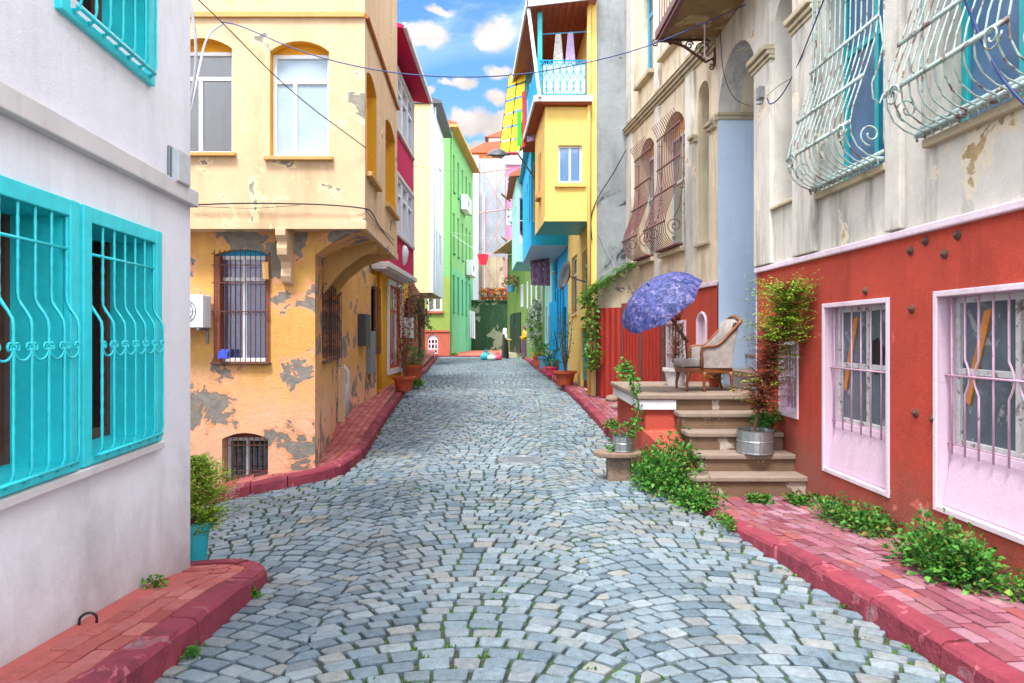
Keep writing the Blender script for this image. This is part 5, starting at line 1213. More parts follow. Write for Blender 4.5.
clump('leafy_plant','small seedlings at the red wall near the right corner of the photo',(3.16,4.3,zp(3.16,4.3)),.12,.2,.30,170,.05,M['leaf'],lumps=4,wd=.6,zground=zp)
clump('leafy_plant','leafy weeds growing beside the tin tub on the steps',(3.04,8.4,.62),.20,.28,.26,520,.055,M['leaf_fresh'],lumps=8,wd=.6,zground=lambda x,y:interp([(7.9,.25),(8.0,.44),(8.3,.65),(8.6,.85)],y))
# --- plank bench with tin pot
cx,cy=1.33,8.75; gz=g(cx,cy); T=thing('stump_bench','round weathered plank seat on a wooden block standing on the cobbles','bench',(cx,cy,gz))
mb=MB(); pts=[]
for i in range(20):
    a=2*math.pi*i/20; pts.append(Vector((cx+.31*math.cos(a)*(1+.05*math.sin(3*a)),cy+.22*math.sin(a)*(1+.06*math.cos(2*a)),gz+.30)))
mb.prism(pts,Vector((0,0,.055))); mb.build('seat',M['old_wood'],T,bevel=.012)
mb=MB(); mb.wbox(cx-.14,cx+.14,cy-.10,cy+.10,gz-.01,gz+.298); mb.build('block',M['old_wood'],T,bevel=.012)
pc=Vector((cx+.06,cy,gz+.357))
def tinpot(t,c,r,h):
    mb=MB(); mb.lathe(c,[(0,0),(r,0),(r+.004,.01),(r+.001,.02),(r,h*.5),(r+.005,h*.53),(r,h*.56),(r,h-.012),(r+.008,h),(r-.006,h),(r-.01,h*.85),(0,h*.85)],26); mb.build('pot',M['tin'],t)
    mb=MB(); mb.lathe(c+Vector((0,0,h*.86)),[(r*.95,0),(0,.012)],16); mb.build('soil',M['soil'],t)
T=thing('potted_ivy','trailing ivy in a small tin pot on the plank bench','potted plant',tuple(pc)); tinpot(T,pc,.13,.2); f_bush(.17,.16,140,.055,M['leaf_fresh'],.6)(T,pc+Vector((0,0,.17)))
mb=MB(); sp=[pc+Vector((.08,.02,.18)),pc+Vector((.17,.05,.3)),pc+Vector((.22,.15,.52)),pc+Vector((.2,.25,.75)),pc+Vector((.16,.4,.95)),pc+Vector((.12,.5,1.1))]
mb.tube(sp,.006,5); lb=MB()
for i in range(200):
    k=R.uniform(0,4.99); j=int(k); q=sp[j].lerp(sp[j+1],k-j); leafv(lb,q+rdir()*.06,rdir(.1),R.uniform(.04,.08),.75)
for i in range(90): q=sp[0].lerp(pc+Vector((-.17,-.04,.02)),R.random()); leafv(lb,q+rdir()*.05,rdir(-.2),R.uniform(.035,.06),.75)
mb.build('vine',M['leaf_dark'],T); lb.build('vine_leaves',M['leaf_fresh'],T)
# --- conifer in tin tub on the second step
pc=Vector((2.82,8.12,.447)); T=thing('tub_conifer','half brown conifer leaning from a round tin tub on the steps','potted tree',tuple(pc)); tinpot(T,pc,.205,.27)
c0=pc+Vector((-.02,0,.22)); tr=[c0,c0+Vector((.05,-.03,.28)),c0+Vector((.10,-.12,.66)),c0+Vector((.17,-.28,1.05)),c0+Vector((.23,-.45,1.4)),c0+Vector((.19,-.55,1.68))]
mb=MB(); mb.tube(tr,[.02,.018,.015,.012,.008,.003],7); mb.tube([tr[1],tr[1]+Vector((.12,.0,.35)),tr[1]+Vector((.1,.05,.8))],[.012,.009,.004],6); mb.build('trunk',M['bark'],T)
def trp(t): k=t*(len(tr)-1); j=min(int(k),len(tr)-2); return tr[j].lerp(tr[j+1],k-j)
dm=MB(); gm_=MB(); bm_=MB()
for i in range(640):
    t=R.uniform(.2,.98); a=R.uniform(0,6.28); L=R.uniform(.14,.40)*(1.1-.4*t)*(1+.35*math.sin(t*23)); d=Vector((math.cos(a),math.sin(a)*.8,R.uniform(-.1,.8))); q=trp(t)
    green=(t>.62 and R.random()<.85) or (math.cos(a)>.2 and t>.42 and R.random()<.75) or R.random()<.08
    bm_.tube([q,q+d.normalized()*L*.8],.003,3); frond(gm_ if green else dm,q,d,L*(1.5 if green else 1),15,.066 if green else .05,.12,.32,.9)
bm_.build('branch',M['bark'],T); dm.build('dead_foliage',M['dead'],T); gm_.build('foliage',M['conifer'],T)
# --- dead conifer behind the chair
pc=Vector((2.45,10.5,1.06)); 
def f_dead(t,c):
    tr=[c,c+Vector((0,0,.5)),c+Vector((.04,0,1.35))]; mb=MB(); mb.tube(tr,[.02,.015,.005],6); mb.build('trunk',M['bark'],t); dm=MB()
    for i in range(230):
        k=R.uniform(.05,1); q=tr[0].lerp(tr[2],k); a=R.uniform(0,6.28); frond(dm,q,Vector((math.cos(a),math.sin(a),R.uniform(.4,1.4))),R.uniform(.16,.26),12,.05,.05,.3,.7)
    dm.build('foliage',M['dead'],t)
potted('dead_conifer','dried red brown conifer in a white pot behind the armchair',pc,.17,.26,M['white_trim'],f_dead,cat='potted tree')
P=Vector((2.95,10.2,1.06)); potted('small_potted_plant','low leafy plant in a brown pot on the landing behind the armchair legs',P,.09,.13,M['pot'],f_bush(.13,.16,110,.05,M['leaf']))
# --- armchair
CX0,CY0,CZ0=2.20,9.62,1.06; T=thing('armchair','worn cream upholstered armchair with carved wooden frame on the landing','armchair',(2.65,CY0,CZ0))
CW=.31
def cp(u,w,z): return Vector((CX0+.07+u*.85,CY0+w,CZ0+z))
mb=MB()
for sg in (-1,1): pass
mb.hexa([cp(.04,-CW,.24),cp(.80,-CW*.9,.24),cp(.80,CW*.9,.24),cp(.04,CW,.24),cp(.04,-CW,.31),cp(.80,-CW*.9,.31),cp(.80,CW*.9,.31),cp(.04,CW,.31)]); mb.build('seat_frame',M['wood'],T,bevel=.012)
mb=MB(); mb.hexa([cp(.0,-CW+.05,.313),cp(.74,-CW+.07,.313),cp(.74,CW-.07,.313),cp(.0,CW-.05,.313),cp(.0,-CW+.05,.43),cp(.74,-CW+.07,.43),cp(.74,CW-.07,.43),cp(.0,CW-.05,.43)]); mb.build('seat_cushion',M['uphol'],T,bevel=.045,seg=4)
RAIL=[(.30,.31),(.30,.42),(.29,.52),(.31,.585),(.38,.60),(.48,.60),(.56,.625),(.64,.68),(.72,.76),(.80,.83),(.88,.90),(.915,.95)]
for sg in (-1,1):
    mb=MB(); pts=[(u,z-.01) for u,z in RAIL[3:]]+[(.86,.80),(.80,.55),(.775,.31),(.32,.31)]
    mb.prism([cp(u,sg*(CW-.025)-.02,z) for u,z in pts],Vector((0,.04,0))); mb.build('side_panel',M['uphol'],T,bevel=.008)
    mb=MB(); wv=sg*CW; mb.tube([cp(u,wv+ (0 if i>1 else 0),z) for i,(u,z) in enumerate(RAIL)],[.022,.026,.02,.024,.022,.02,.02,.021,.022,.023,.026,.03],9); mb.build('arm_rail',M['wood'],T,smooth=True)
mb=MB(); n=8; vs=[]
prof=[(.76,.31),(.80,.5),(.84,.7),(.90,.92)]
for i in range(n+1):
    w=-CW+.02+(2*CW-.04)*i/n; arch_=.05*math.sin(math.pi*i/n)
    for j,(u,z) in enumerate(prof): vs.append(cp(u-.0+.02*math.sin(math.pi*i/n),w,z+(arch_ if j==3 else 0)))
    for j,(u,z) in enumerate(reversed(prof)): vs.append(cp(u-.075-.02,w,z+(arch_ if j==0 else 0)))
m=8
mb.add(vs,[(i*m+j,(i+1)*m+j,(i+1)*m+(j+1)%m,i*m+(j+1)%m) for i in range(n) for j in range(m)]+[tuple(range(m))[::-1],tuple(n*m+j for j in range(m))]); mb.build('backrest',M['uphol'],T,smooth=True)
mb=MB(); mb.tube([cp(.905-.0,-CW+2*CW*i/12,.945+.06*math.sin(math.pi*i/12)) for i in range(13)],.024,8); mb.build('top_rail',M['wood'],T,smooth=True)
for (u,w,du) in ((.09,-CW+.02,-.02),(.09,CW-.02,-.02),(.34,-CW,.0),(.76,-CW+.04,.05),(.76,CW-.04,.05)):
    mb=MB(); mb.tube([cp(u,w,.26),cp(u+du*.2+.008,w,.2),cp(u+du*.6-.008,w,.1),cp(u+du,w,.03),cp(u+du,w,.0)],[.034,.028,.019,.017,.02],8); mb.build('leg',M['wood'],T,smooth=True)
# --- umbrella
ax=Vector((-.60,-.33,.76)).normalized(); tip=W(649,286,9.05); T=thing('umbrella','open blue and violet patterned umbrella tilted over the armchair','umbrella',tuple(tip-ax*1.15))
q=ax.to_track_quat('Z','Y').to_matrix()
def umb_mat():
    m,nt,b,out=newmat('umbrella_cloth'); co=N(nt,'ShaderNodeTexCoord').outputs['Object']
    n1=noise(nt,co,7,6,.7,1.5); n2=noise(nt,co,13,5,.65,1.,loc=(3,3,3)); c=mixc(nt,mr(nt,n1,.42,.58),hx('#1f2d66'),hx('#4c5698')); c=mixc(nt,mr(nt,n2,.52,.66),c,hx('#8f83b4')); c=mixc(nt,mr(nt,n2,.40,.30),c,hx('#2c3266'))
    nt.links.new(c,b.inputs['Base Color']); b.inputs['Roughness'].default_value=.6
    tb=N(nt,'ShaderNodeBsdfTranslucent'); nt.links.new(c,tb.inputs[0]); mx=N(nt,'ShaderNodeMixShader'); mx.inputs[0].default_value=.3; nt.links.new(b.outputs[0],mx.inputs[1]); nt.links.new(tb.outputs[0],mx.inputs[2]); nt.links.new(mx.outputs[0],out.inputs[0]); return m
mb=MB(); RU=.60; DU=.30; K=8; S=6; Rg=8; vs=[tip]; fs=[]
for r_ in range(1,Rg+1):
    t=r_/Rg
    for k in range(K*S):
        a=2*math.pi*k/(K*S); f_=(k%S)/S; sag=math.sin(math.pi*f_); rad=RU*math.sin(t*1.25)/math.sin(1.25)*(1-.07*sag*t); z=-DU*(1-math.cos(t*1.35))/(1-math.cos(1.35))+.02*sag*t*(1 if t<.95 else .3)
        vs.append(tip+q@Vector((rad*math.cos(a),rad*math.sin(a),z)))
n=K*S
fs=[(0,1+k,1+(k+1)%n) for k in range(n)]+[(1+r_*n+k,1+(r_+1)*n+k,1+(r_+1)*n+(k+1)%n,1+r_*n+(k+1)%n) for r_ in range(Rg-1) for k in range(n)]
mb.add(vs,fs); mb.build('canopy',umb_mat(),T,smooth=True)
for k in range(K):
    mb=MB(); a=2*math.pi*k/K; mb.tube([tip+q@Vector((RU*math.sin(t*1.25)/math.sin(1.25)*math.cos(a),RU*math.sin(t*1.25)/math.sin(1.25)*math.sin(a),-DU*(1-math.cos(t*1.35))/(1-math.cos(1.35))-.006)) for t in [i/8 for i in range(9)]],.0035,4)
    mb.tube([tip+q@Vector((0,0,-.42)),tip+q@Vector((RU*.55*math.cos(a),RU*.55*math.sin(a),-.09))],.003,4); mb.build('rib',M['metal_dark'],T)
mb=MB(); mb.tube([tip+ax*.05,tip-ax*.85],.008,7); mb.build('pole',M['black'],T)
mb=MB(); hb_=tip-ax*.5; he=tip-ax*.98; mb.tube([hb_,he],.02,8)
for i in range(24):
    c_=hb_.lerp(he,i/24); mb.tube([c_+Vector((.028*math.cos(i*1.1),.028*math.sin(i*1.1),0)),c_+Vector((.028*math.cos(i*1.1+1),.028*math.sin(i*1.1+1),-.02))],.008,4)
mb.build('wrapped_grip',M['bark'],T)
mb=MB(); 
for i in range(20): leafv(mb,he.lerp(hb_,.1)+rdir()*.03,rdir(.2),.04,.6)
mb.build('leaf_sprig',M['leaf_fresh'],T)
mb=MB(); mb.tube([he+ax*.05,Vector((he.x+.02,he.y+.1,1.5)),Vector((he.x+.05,he.y+.2,1.07))],.012,7); mb.build('stand',M['metal_dark'],T)
# --- ivy at the fence and grass on the garden wall
mb=MB(); lb=MB(); sp=[Vector((2.36,14.7,.5)),Vector((2.30,14.4,1.0)),Vector((2.38,14.3,1.4)),Vector((2.26,14.3,1.7)),Vector((2.2,14.2,1.95))]
sp=[gat(632,428,KH)+Vector((0,.2,0)),W(637,405,12.5),W(633,388,12.9),W(625,375,13.2),W(622,365,13.4)]
T=thing('climbing_vine','green vine climbing beside the red metal fence near the landing','vine',tuple(sp[0])); mb.tube(sp,.01,5)
for i in range(260): k=R.uniform(0,3.99); j=int(k); leafv(lb,sp[j].lerp(sp[j+1],k-j)+rdir()*.13,rdir(.1),R.uniform(.07,.12),.75)
mb.build('stem',M['bark'],T); lb.build('foliage',M['leaf'],T)
T=thing('wall_vine','ferny green vine trailing along the top of the old garden wall','vine',(2.2,15.45,3.0)); lb=MB(); mb=MB()
top=[Vector((1.55,15.6,2.55)),Vector((1.85,15.5,2.85)),Vector((2.15,15.45,3.05)),Vector((2.6,15.1,3.35))]; mb.tube(top,.015,5)
for i in range(420):
    k=R.uniform(0,2.99); j=int(k); q_=top[j].lerp(top[j+1],k-j)+rdir()*.05; a=R.uniform(0,6.28); frond(lb,q_,Vector((math.cos(a),math.sin(a)-.4,R.uniform(-.2,.9))),R.uniform(.15,.34),7,.075,.5,.3,.8)
mb.build('stem',M['bark'],T); mb=MB()
hang=[Vector((1.72,15.5,2.7)),Vector((1.75,15.45,2.1)),Vector((1.78,15.45,1.4)),Vector((1.76,15.45,1.0))]; mb.tube(hang,.012,5)
for i in range(360): k=R.uniform(0,2.99)**.9; j=int(k); leafv(lb,hang[j].lerp(hang[j+1],k-j)+rdir()*.16,rdir(-.2),R.uniform(.08,.13),.6)
mb.build('hanging_stem',M['bark'],T); lb.build('foliage',M['leaf'],T)
P=gat(601,392,KH); clump('leafy_plant','green clump at the foot of the red fence door',(P.x,P.y,P.z),.28,.3,.45,330,.1,M['leaf'],lumps=7)
P=gat(618,430,KH); clump('leafy_plant','weeds and pale stones on the pavement beside the landing',(P.x+.05,P.y+.2,P.z),.25,.3,.22,260,.07,M['leaf_fresh'],lumps=7)
P=gat(628,452,0); clump('leafy_plant','low leaves behind the plank bench at the landing foot',(1.55,9.4,g(1.55,9.4)),.16,.35,.3,300,.06,M['leaf_fresh'],lumps=6)
for k,(px,py,s_,lb_) in enumerate(((608,402,.14,'pale grey stone lying by the red fence door'),(612,409,.1,'smaller grey stone in front of the pale one by the fence'))):
    P=gat(px,py,KH); mb=MB(); mb.lathe(P+Vector((.1,.1,0)),[(0,0),(s_,.0),(s_*1.1,s_*.4),(s_*.7,s_*.9),(0,s_)],8); single(mb,'stone',M['tread'],lb_,'stone',bevel=.02)
# --- right row of pots
def thinshrub(h,w,n,mat,size=.06):
    def f(t,c):
        mb=MB(); lb=MB()
        for k in range(6):
            a=R.uniform(0,6.28); e=c+Vector((math.cos(a)*w,math.sin(a)*w,h*R.uniform(.75,1))); m_=c.lerp(e,.5)+Vector((math.cos(a)*w*.2,0,0)); mb.tube([c,m_,e],[.016,.01,.004],5)
            for i in range(n//6): leafv(lb,c.lerp(e,R.uniform(.2,1))+rdir()*w*.5,rdir(.1),size*R.uniform(.6,1.3),.5)
        mb.build('stem',M['bark'],t); lb.build('foliage',mat,t)
    return f
P=gat(565,385,KH); potted('potted_tree','thin dark shrub in a large terracotta pot before the yellow house',P,.27,.36,M['pot'],thinshrub(1.7,.22,330,M['leaf_dark'],.06),rim=.04)
P=gat(560,372,KH)+Vector((.12,.8,.0)); potted('potted_shrub','bushy shrub in a terracotta pot by the blue wall',P,.24,.34,M['pot'],thinshrub(1.1,.25,220,M['leaf'],.08),rim=.03)
P=gat(551,375,KH)+Vector((0,0,0)); potted('potted_flower','low plant in a bright pink pot on the right pavement',P,.22,.26,M['pot_pink'],f_bush(.25,.3,160,.09,M['leaf_dark']))
P=gat(545,368,KH); potted('potted_flower','plant in a light blue pot on the right pavement',P,.24,.42,M['pot_blue'],f_bush(.33,.5,220,.1,M['leaf']))
P=gat(539,366,KH); potted('potted_flower','plant in a brown pot beside the light blue pot',P,.24,.4,M['pot'],f_bush(.3,.5,200,.1,M['leaf_fresh']))
P=gat(541,362,KH); potted('flowering_tree','tall white flowering shrub in front of the mint house',P,.38,.45,M['mustard'],lambda t,c:(f_bush(.62,2.3,1300,.13,M['leaf'],.5,(M['flower_white'],260,.11))(t,c)),cat='shrub')
# --- left pots
P=gat(404,391,KH); potted('dried_climber','dried brown climber rising from a terracotta pot by the mustard wall',P+Vector((0,0,0)),.25,.34,M['pot'],thinshrub(2.4,.2,420,M['dead'],.08),rim=.035)
P=gat(411,384,KH)+Vector((.0,.25,.0)); potted('potted_shrub','bright green shrub in a terracotta pot beside the dried climber',P,.27,.5,M['pot'],f_bush(.36,.55,360,.1,M['leaf_fresh'],.35),rim=.035)
P=gat(421,377,KH); potted('potted_shrub','small terracotta pot with short leaves near the brown wall',P-Vector((.15,0,0)),.2,.45,M['pot'],f_bush(.22,.3,100,.08,M['leaf_dark']))
P=gat(418,389,0); clump('leafy_plant','low bright green clump against the left kerb by the pots',(P.x,P.y,P.z+.08),.28,.25,.22,220,.08,M['leaf_fresh'],lumps=5)
# bare tree by brown wall
P=gat(421,377,KH)+Vector((-.25,1.5,0)); T=thing('street_tree','thin half bare tree in front of the brown ground floor','tree',tuple(P)); mb=MB(); tr=[P,P+Vector((.03,0,1.0)),P+Vector((-.03,0,2.4))]; mb.tube(tr,[.07,.05,.03],8); lb=MB(); bb=MB()
for k in range(16):
    a=k*2.4; s_=tr[1].lerp(tr[2],R.random()); e=s_+Vector((.4*math.cos(a),.4*math.sin(a),R.uniform(-.5,.7))); bb.tube([s_,s_.lerp(e,.5)+Vector((0,0,.08)),e],[.02,.014,.005],5)
    for i in range(45): leafv(lb,s_.lerp(e,R.uniform(.3,1))+rdir()*.14,rdir(-.2),R.uniform(.06,.12),.5)
mb.build('trunk',M['bark'],T); bb.build('branch',M['bark'],T); lb.build('crown',rndmat('olive_leaf',['#5a5f3c','#6f7048','#4c5534'],.7,10,0),T)
# climbing plant on olive house, hanging pots
for k,(px,py,Y,lb_) in enumerate(((511,292,42,'hanging pot of green leaves high on the olive house'),(519,236,39,'planter with flowers under the olive house eave'))):
    P=W(px,py,Y); potted('hanging_pot',lb_,P,.25,.4,M['pot_blue'] if k==0 else M['pot'],f_bush(.5,.6,220,.14,M['leaf_dark'],.5,(M['flower_red'],14,.12)),cat='hanging pot')
# planters on yard wall
for k,(px,fm,lb_) in enumerate(((484,'flower_orange','planter with orange flowers at the left end of the dark green wall'),(491,'flower_red','planter with red flowers left of the middle of the dark green wall'),(498,'flower_orange','planter with mixed orange flowers right of the middle of the dark green wall'),(505,'flower_red','planter with red geraniums at the right end of the dark green wall'))):
    P=W(px,300,55); P.z=4.62; T=thing('flower_planter',lb_,'planter',tuple(P),'planters on the dark green wall'); mb=MB(); mb.hexa([P+Vector(v) for v in ((-.22,-.12,0),(.22,-.12,0),(.22,.12,0),(-.22,.12,0),(-.27,-.15,.25),(.27,-.15,.25),(.27,.15,.25),(-.27,.15,.25))]); mb.build('box',M['brown_wall'],T)
    f_bush(.38,.75,260,.13,M['leaf_dark'],.5,(M[fm],36,.13))(T,P+Vector((0,0,.15)))
P=gat(450,357,0); clump('leafy_plant','low plants at the brick red base of the green house',(P.x+.2,43.6,g(-4,43.6)),.6,.3,.3,160,.13,M['leaf'],lumps=5)
# --- cobble grass
mb=MB()
for (x,y) in JP:
    if y>24 or R.random()<(.25 if y<14 else .55): continue
    m_=math.sin(x*2.1+1+.6*math.sin(y*1.7))+math.sin(y*1.1+x*.7)+.8*math.sin(x*5.1-y*2.3)+(.55 if 7<y<13 else 0)
    if m_+R.uniform(-.9,.9)<.35: continue
    z=g(x,y)
    for k in range(R.randint(4,8)): leafv(mb,Vector((x+R.uniform(-.035,.035),y+R.uniform(-.006,.006),z-.02)),Vector((R.uniform(-.6,.6),R.uniform(-.25,.25),1)),R.uniform(.022,.040),.45,0,.1)
for i in range(260):   # along the kerbs
    if i%2: y=R.uniform(3.2,30); x=interp(XR,y)-R.uniform(-.01,.04)
    else: y=R.uniform(9.4,30); x=interp(XL2,y)+R.uniform(-.01,.04)
    if R.random()<.35: continue
    c=Vector((x,y,g(x,y)-.01))
    for k in range(R.randint(4,9)): leafv(mb,c+Vector((R.uniform(-.04,.04),R.uniform(-.06,.06),0)),Vector((R.uniform(-.8,.8),R.uniform(-.8,.8),.8)),R.uniform(.02,.045),.5)
o=mb.build('grass',M['leaf_fresh']); tag(o,'short green grass and moss tufts in the cobble joints','grass',kind='stuff')
# --- people
SK=paint('skin','#b98468',.6,.05)
def person(label,p,face,cols,hair,scarf=None,skirt=.95,items=None,armpose='front'):
    p=Vector(p); T=thing('person',label,'person',tuple(p)); rz=Matrix.Rotation(face,3,'Z')
    V=[(0,0,.95),(0,.0,1.15),(0,.0,1.36),(0,.01,1.47),(0,.02,1.56),(0,.03,1.63),(.17,0,1.36),(.22,.02,1.12),(.10,.22,1.08),(.03,.27,1.10),(-.17,0,1.36),(-.22,.02,1.12),(-.10,.22,1.02),(-.03,.27,1.03),(.09,0,.88),(.10,.01,.48),(.10,-.01,.09),(.10,.13,.04),(-.09,0,.88),(-.10,.03,.48),(-.10,.02,.09),(-.10,.16,.04)]
    E=[(0,1),(1,2),(2,3),(3,4),(4,5),(2,6),(6,7),(7,8),(8,9),(2,10),(10,11),(11,12),(12,13),(0,14),(14,15),(15,16),(16,17),(0,18),(18,19),(19,20),(20,21)]
    RD=[.14,.12,.13,.05,.085,.075,.06,.045,.035,.03,.06,.045,.035,.03,.09,.06,.04,.035,.09,.06,.04,.035]
    me=bpy.data.meshes.new('body'); me.from_pydata([tuple(rz@Vector(v)) for v in V],E,[]); me.update(); o=bpy.data.objects.new('body',me); C.objects.link(o); o.parent=T; me.materials.append(SK)
    sk_=o.modifiers.new('Skin','SKIN')
    for i,r_ in enumerate(RD): me.skin_vertices[0].data[i].radius=(r_,r_*(.85 if i<3 else 1))
    me.skin_vertices[0].data[0].use_root=True
    ss_=o.modifiers.new('Subsurf','SUBSURF'); ss_.levels=2; ss_.render_levels=2
    L=lambda v:p+rz@Vector(v)
    def ell(mb,rings,k=16):
        vs=[L((rx*math.cos(2*math.pi*j/k)+cx,ry*math.sin(2*math.pi*j/k)+cy,z)) for (rx,ry,z,cx,cy) in rings for j in range(k)]
        mb.add(vs,[(i*k+j,i*k+(j+1)%k,(i+1)*k+(j+1)%k,(i+1)*k+j) for i in range(len(rings)-1) for j in range(k)])
    mb=MB(); ell(mb,[(.19,.15,.86,0,0),(.165,.135,1.05,0,0),(.18,.14,1.25,0,0),(.19,.13,1.38,0,0),(.10,.09,1.46,0,.01),(.06,.06,1.5,0,.01)]); mb.build('top',cols[0],T,smooth=True)
    mb=MB()
    for s in (1,-1):
        z3=1.08 if s>0 else 1.02
        mb.tube([L((s*.15,0,1.39)),L((s*.2,.0,1.25)),L((s*.225,.02,1.12)),L((s*.16,.13,(1.12+z3)/2)),L((s*.10,.21,z3))],[.075,.07,.06,.055,.045],10)
    mb.build('sleeves',cols[1],T,smooth=True)
    mb=MB(); n=12; rings=[(.17,.14,.96,0,0),(.20,.17,.85,0,0),(.21,.18,.6,0,.01),(.23,.2,.35,0,.01),(.25,.22,.96-skirt,0,.02)]; ell(mb,rings,20); mb.build('skirt',cols[2],T,smooth=True)
    mb=MB()
    if scarf: ell(mb,[(.13,.13,1.42,0,-.0),(.12,.12,1.5,0,-.01),(.115,.125,1.58,0,-.0),(.11,.12,1.66,0,-.005),(.08,.09,1.73,0,-.0),(.01,.01,1.755,0,0)]); mb.build('headscarf',scarf,T,smooth=True)
    else:
        ell(mb,[(.13,.06,1.22,0,-.10),(.12,.09,1.4,0,-.07),(.11,.10,1.55,0,-.02),(.10,.11,1.66,0,-.0),(.07,.08,1.73,0,.0),(.01,.01,1.75,0,0)]); mb.build('hair',hair,T,smooth=True)
    for s in (-1,1):
        mb=MB(); mb.lathe(L((s*.035,.108,1.625)),[(0,-.008),(.009,0),(0,.008)],8); mb.build('eye',M['black'],T)
        mb=MB(); w0=L((s*.03,.27,1.10 if s>0 else 1.03))
        for k in range(4): a=w0+rz@Vector((-s*.02*k*.0+(-.015+.011*k),.0,.015-.01*k)); mb.tube([a,a+rz@Vector((-s*.03,.03,0)),a+rz@Vector((-s*.06,.025,-.015))],[.009,.008,.006],6)
        a=w0+Vector((0,0,.025)); mb.tube([a,a+rz@Vector((0,.02,.03))],[.01,.007],6); mb.build('hand',SK,T,smooth=True)
    mb=MB(); mb.add([L((-.012,.105,1.60)),L((.012,.105,1.60)),L((0,.125,1.595)),L((0,.105,1.635))],[(0,2,3),(1,3,2),(0,1,2)]); mb.build('nose',SK,T)
    return T
P=gat(505,359,0); person('person in pale headscarf, white sleeves, black vest and long dark skirt standing on the plaza',P,-1.2,(M['dark'],M['white_trim'],M['black']),None,scarf=M['curtain'],skirt=.9)
mb=MB(); q_=P+Vector((.25,-.1,1.0)); mb.lathe(q_,[(0,0),(.1,.01),(.14,.08),(.1,.12),(0,.13)],12); single(mb,'basket',M['sill_tan'],'small tan basket held by the person in the headscarf','basket')
P2=gat(526,357,KH); P2=Vector((.72,39.3,g(.72,39.3)+KH)); person('long haired person in mustard top and patterned skirt with folded arms by the black door',P2,1.9,(M['mustard'],M['mustard'],rndmat('skirt_pattern',['#6b4a6a','#7c5a78','#54405c'],.8,6,.5)),M['bark'],skirt=.92)
for k,(px,py,r_,mm,lb_) in enumerate(((486,360,.33,M['pot_teal'],'teal full carrier bag on the ground left of the person in headscarf'),(492,360.5,.26,M['white_trim'],'white carrier bag between the teal and pink bags'),(497.5,360,.25,M['pot_pink'],'pink carrier bag nearest the person in headscarf'))):
    P=gat(px,py,0); mb=MB(); k_=12; prof=[(0,0),(r_*.8,0),(r_,r_*.4),(r_*.85,r_*.9),(r_*.3,r_*1.25),(r_*.4,r_*1.5)]
    mb.lathe(P,prof,k_); mb.v=[(v[0]+R.uniform(-.02,.02),v[1]+R.uniform(-.02,.02),v[2]) for v in mb.v]; T=thing('carrier_bag',lb_,'bag',tuple(P),'carrier bags on the plaza'); mb.build('bag',mm,T,smooth=True)
    mb=MB(); mb.tube([P+Vector((-.1,0,r_*1.4)),P+Vector((-.05,0,r_*1.75)),P+Vector((.05,0,r_*1.75)),P+Vector((.1,0,r_*1.4))],.012,5); mb.build('handle',mm,T)
# --- cloths
def cloth(name,label,cat,A,B,h,mat,nx=14,ny=10,amp=.04,folds=3,taper=0.,group=None):
    A=Vector(A);B=Vector(B); u=B-A; nrm=Vector((-u.y,u.x,0)).normalized(); mb=MB(); vs=[]
    for side in (0,1):
        for j in range(ny+1):
            for i in range(nx+1):
                s=i/nx;t=j/ny; sx=.5+(s-.5)*(1-taper*t); vs.append(A+u*sx+Vector((0,0,-h*t))+nrm*(amp*math.sin(s*folds*6.28+t*1.3)*(.3+t)+side*.012))
    m=(nx+1)*(ny+1); fs=[]
    for side in (0,1):
        for j in range(ny):
            for i in range(nx):
                a=side*m+j*(nx+1)+i; fs.append((a,a+1,a+nx+2,a+nx+1))
    mb.add(vs,fs); return single(mb,name,mat,label,cat,group,smooth=True)
def rugmat(name,c1,c2,sc,axis=2,w=.2):
    m,nt,b,out=newmat(name); co=geocoord(nt); sp=N(nt,'ShaderNodeSeparateXYZ'); nt.links.new(co,sp.inputs[0]); s=math_(nt,'FRACT',math_(nt,'MULTIPLY',sp.outputs[axis],sc),0); f=math_(nt,'LESS_THAN',s,w); c=mixc(nt,f,hx(c1),hx(c2)); n=noise(nt,co,6,5,.6); c=mixc(nt,mr(nt,n,.3,.7,0,.3),c,hx('#8a7a3a')); nt.links.new(c,b.inputs['Base Color']); b.inputs['Roughness'].default_value=.85; return m
# sloping yellow padded mats hung out on a rail
T=thing('yellow_mat_rack','bright yellow padded mats hung in rows from the blue balcony side','mats',(.1,20.6,5.9))
A0=W(527,68,19.6); A1=W(509,75,20.4); B0=W(520,152,19.8); B1=W(499,156,20.6)
nrow,ncol=6,2; ym=rndmat('yellow_mat',['#e8dc1e','#f0e432','#d8c81a'],.7,8,.2)
for r_ in range(nrow):
    mb=MB()
    for c_ in range(ncol):
        t0,t1=r_/nrow+.004,(r_+1)/nrow-.006; s0,s1=c_/ncol+.02,(c_+1)/ncol-.02
        def bl(s,t): return A0.lerp(A1,s).lerp(B0.lerp(B1,s),t)
        q4=[bl(s0,t0),bl(s1,t0),bl(s1,t1)+Vector((0,-.10,0)),bl(s0,t1)+Vector((0,-.10,0))]
        mb.prism(q4,Vector((0,.05,.02)))
    mb.build('mat_row',ym,T,bevel=.015)
mb=MB()
for s in (0.01,.5,.99): mb.tube([A0.lerp(A1,s)+Vector((0,.07,0)),B0.lerp(B1,s)+Vector((0,.07,0))],.02,5)
mb.tube([A0+Vector((0,.07,.02)),A1+Vector((0,.07,.02))],.025,5); mb.tube([A0+Vector((0,.07,.0)),Vector((.4,19.6,A0.z))],.02,5); mb.build('rack',M['bark'],T)
cloth('towel','narrow green towel hanging beside the yellow mats','towel',W(517,112,19.4),W(521,111,19.3),.95,paint('lime','#3fd03a',.8),amp=.02)
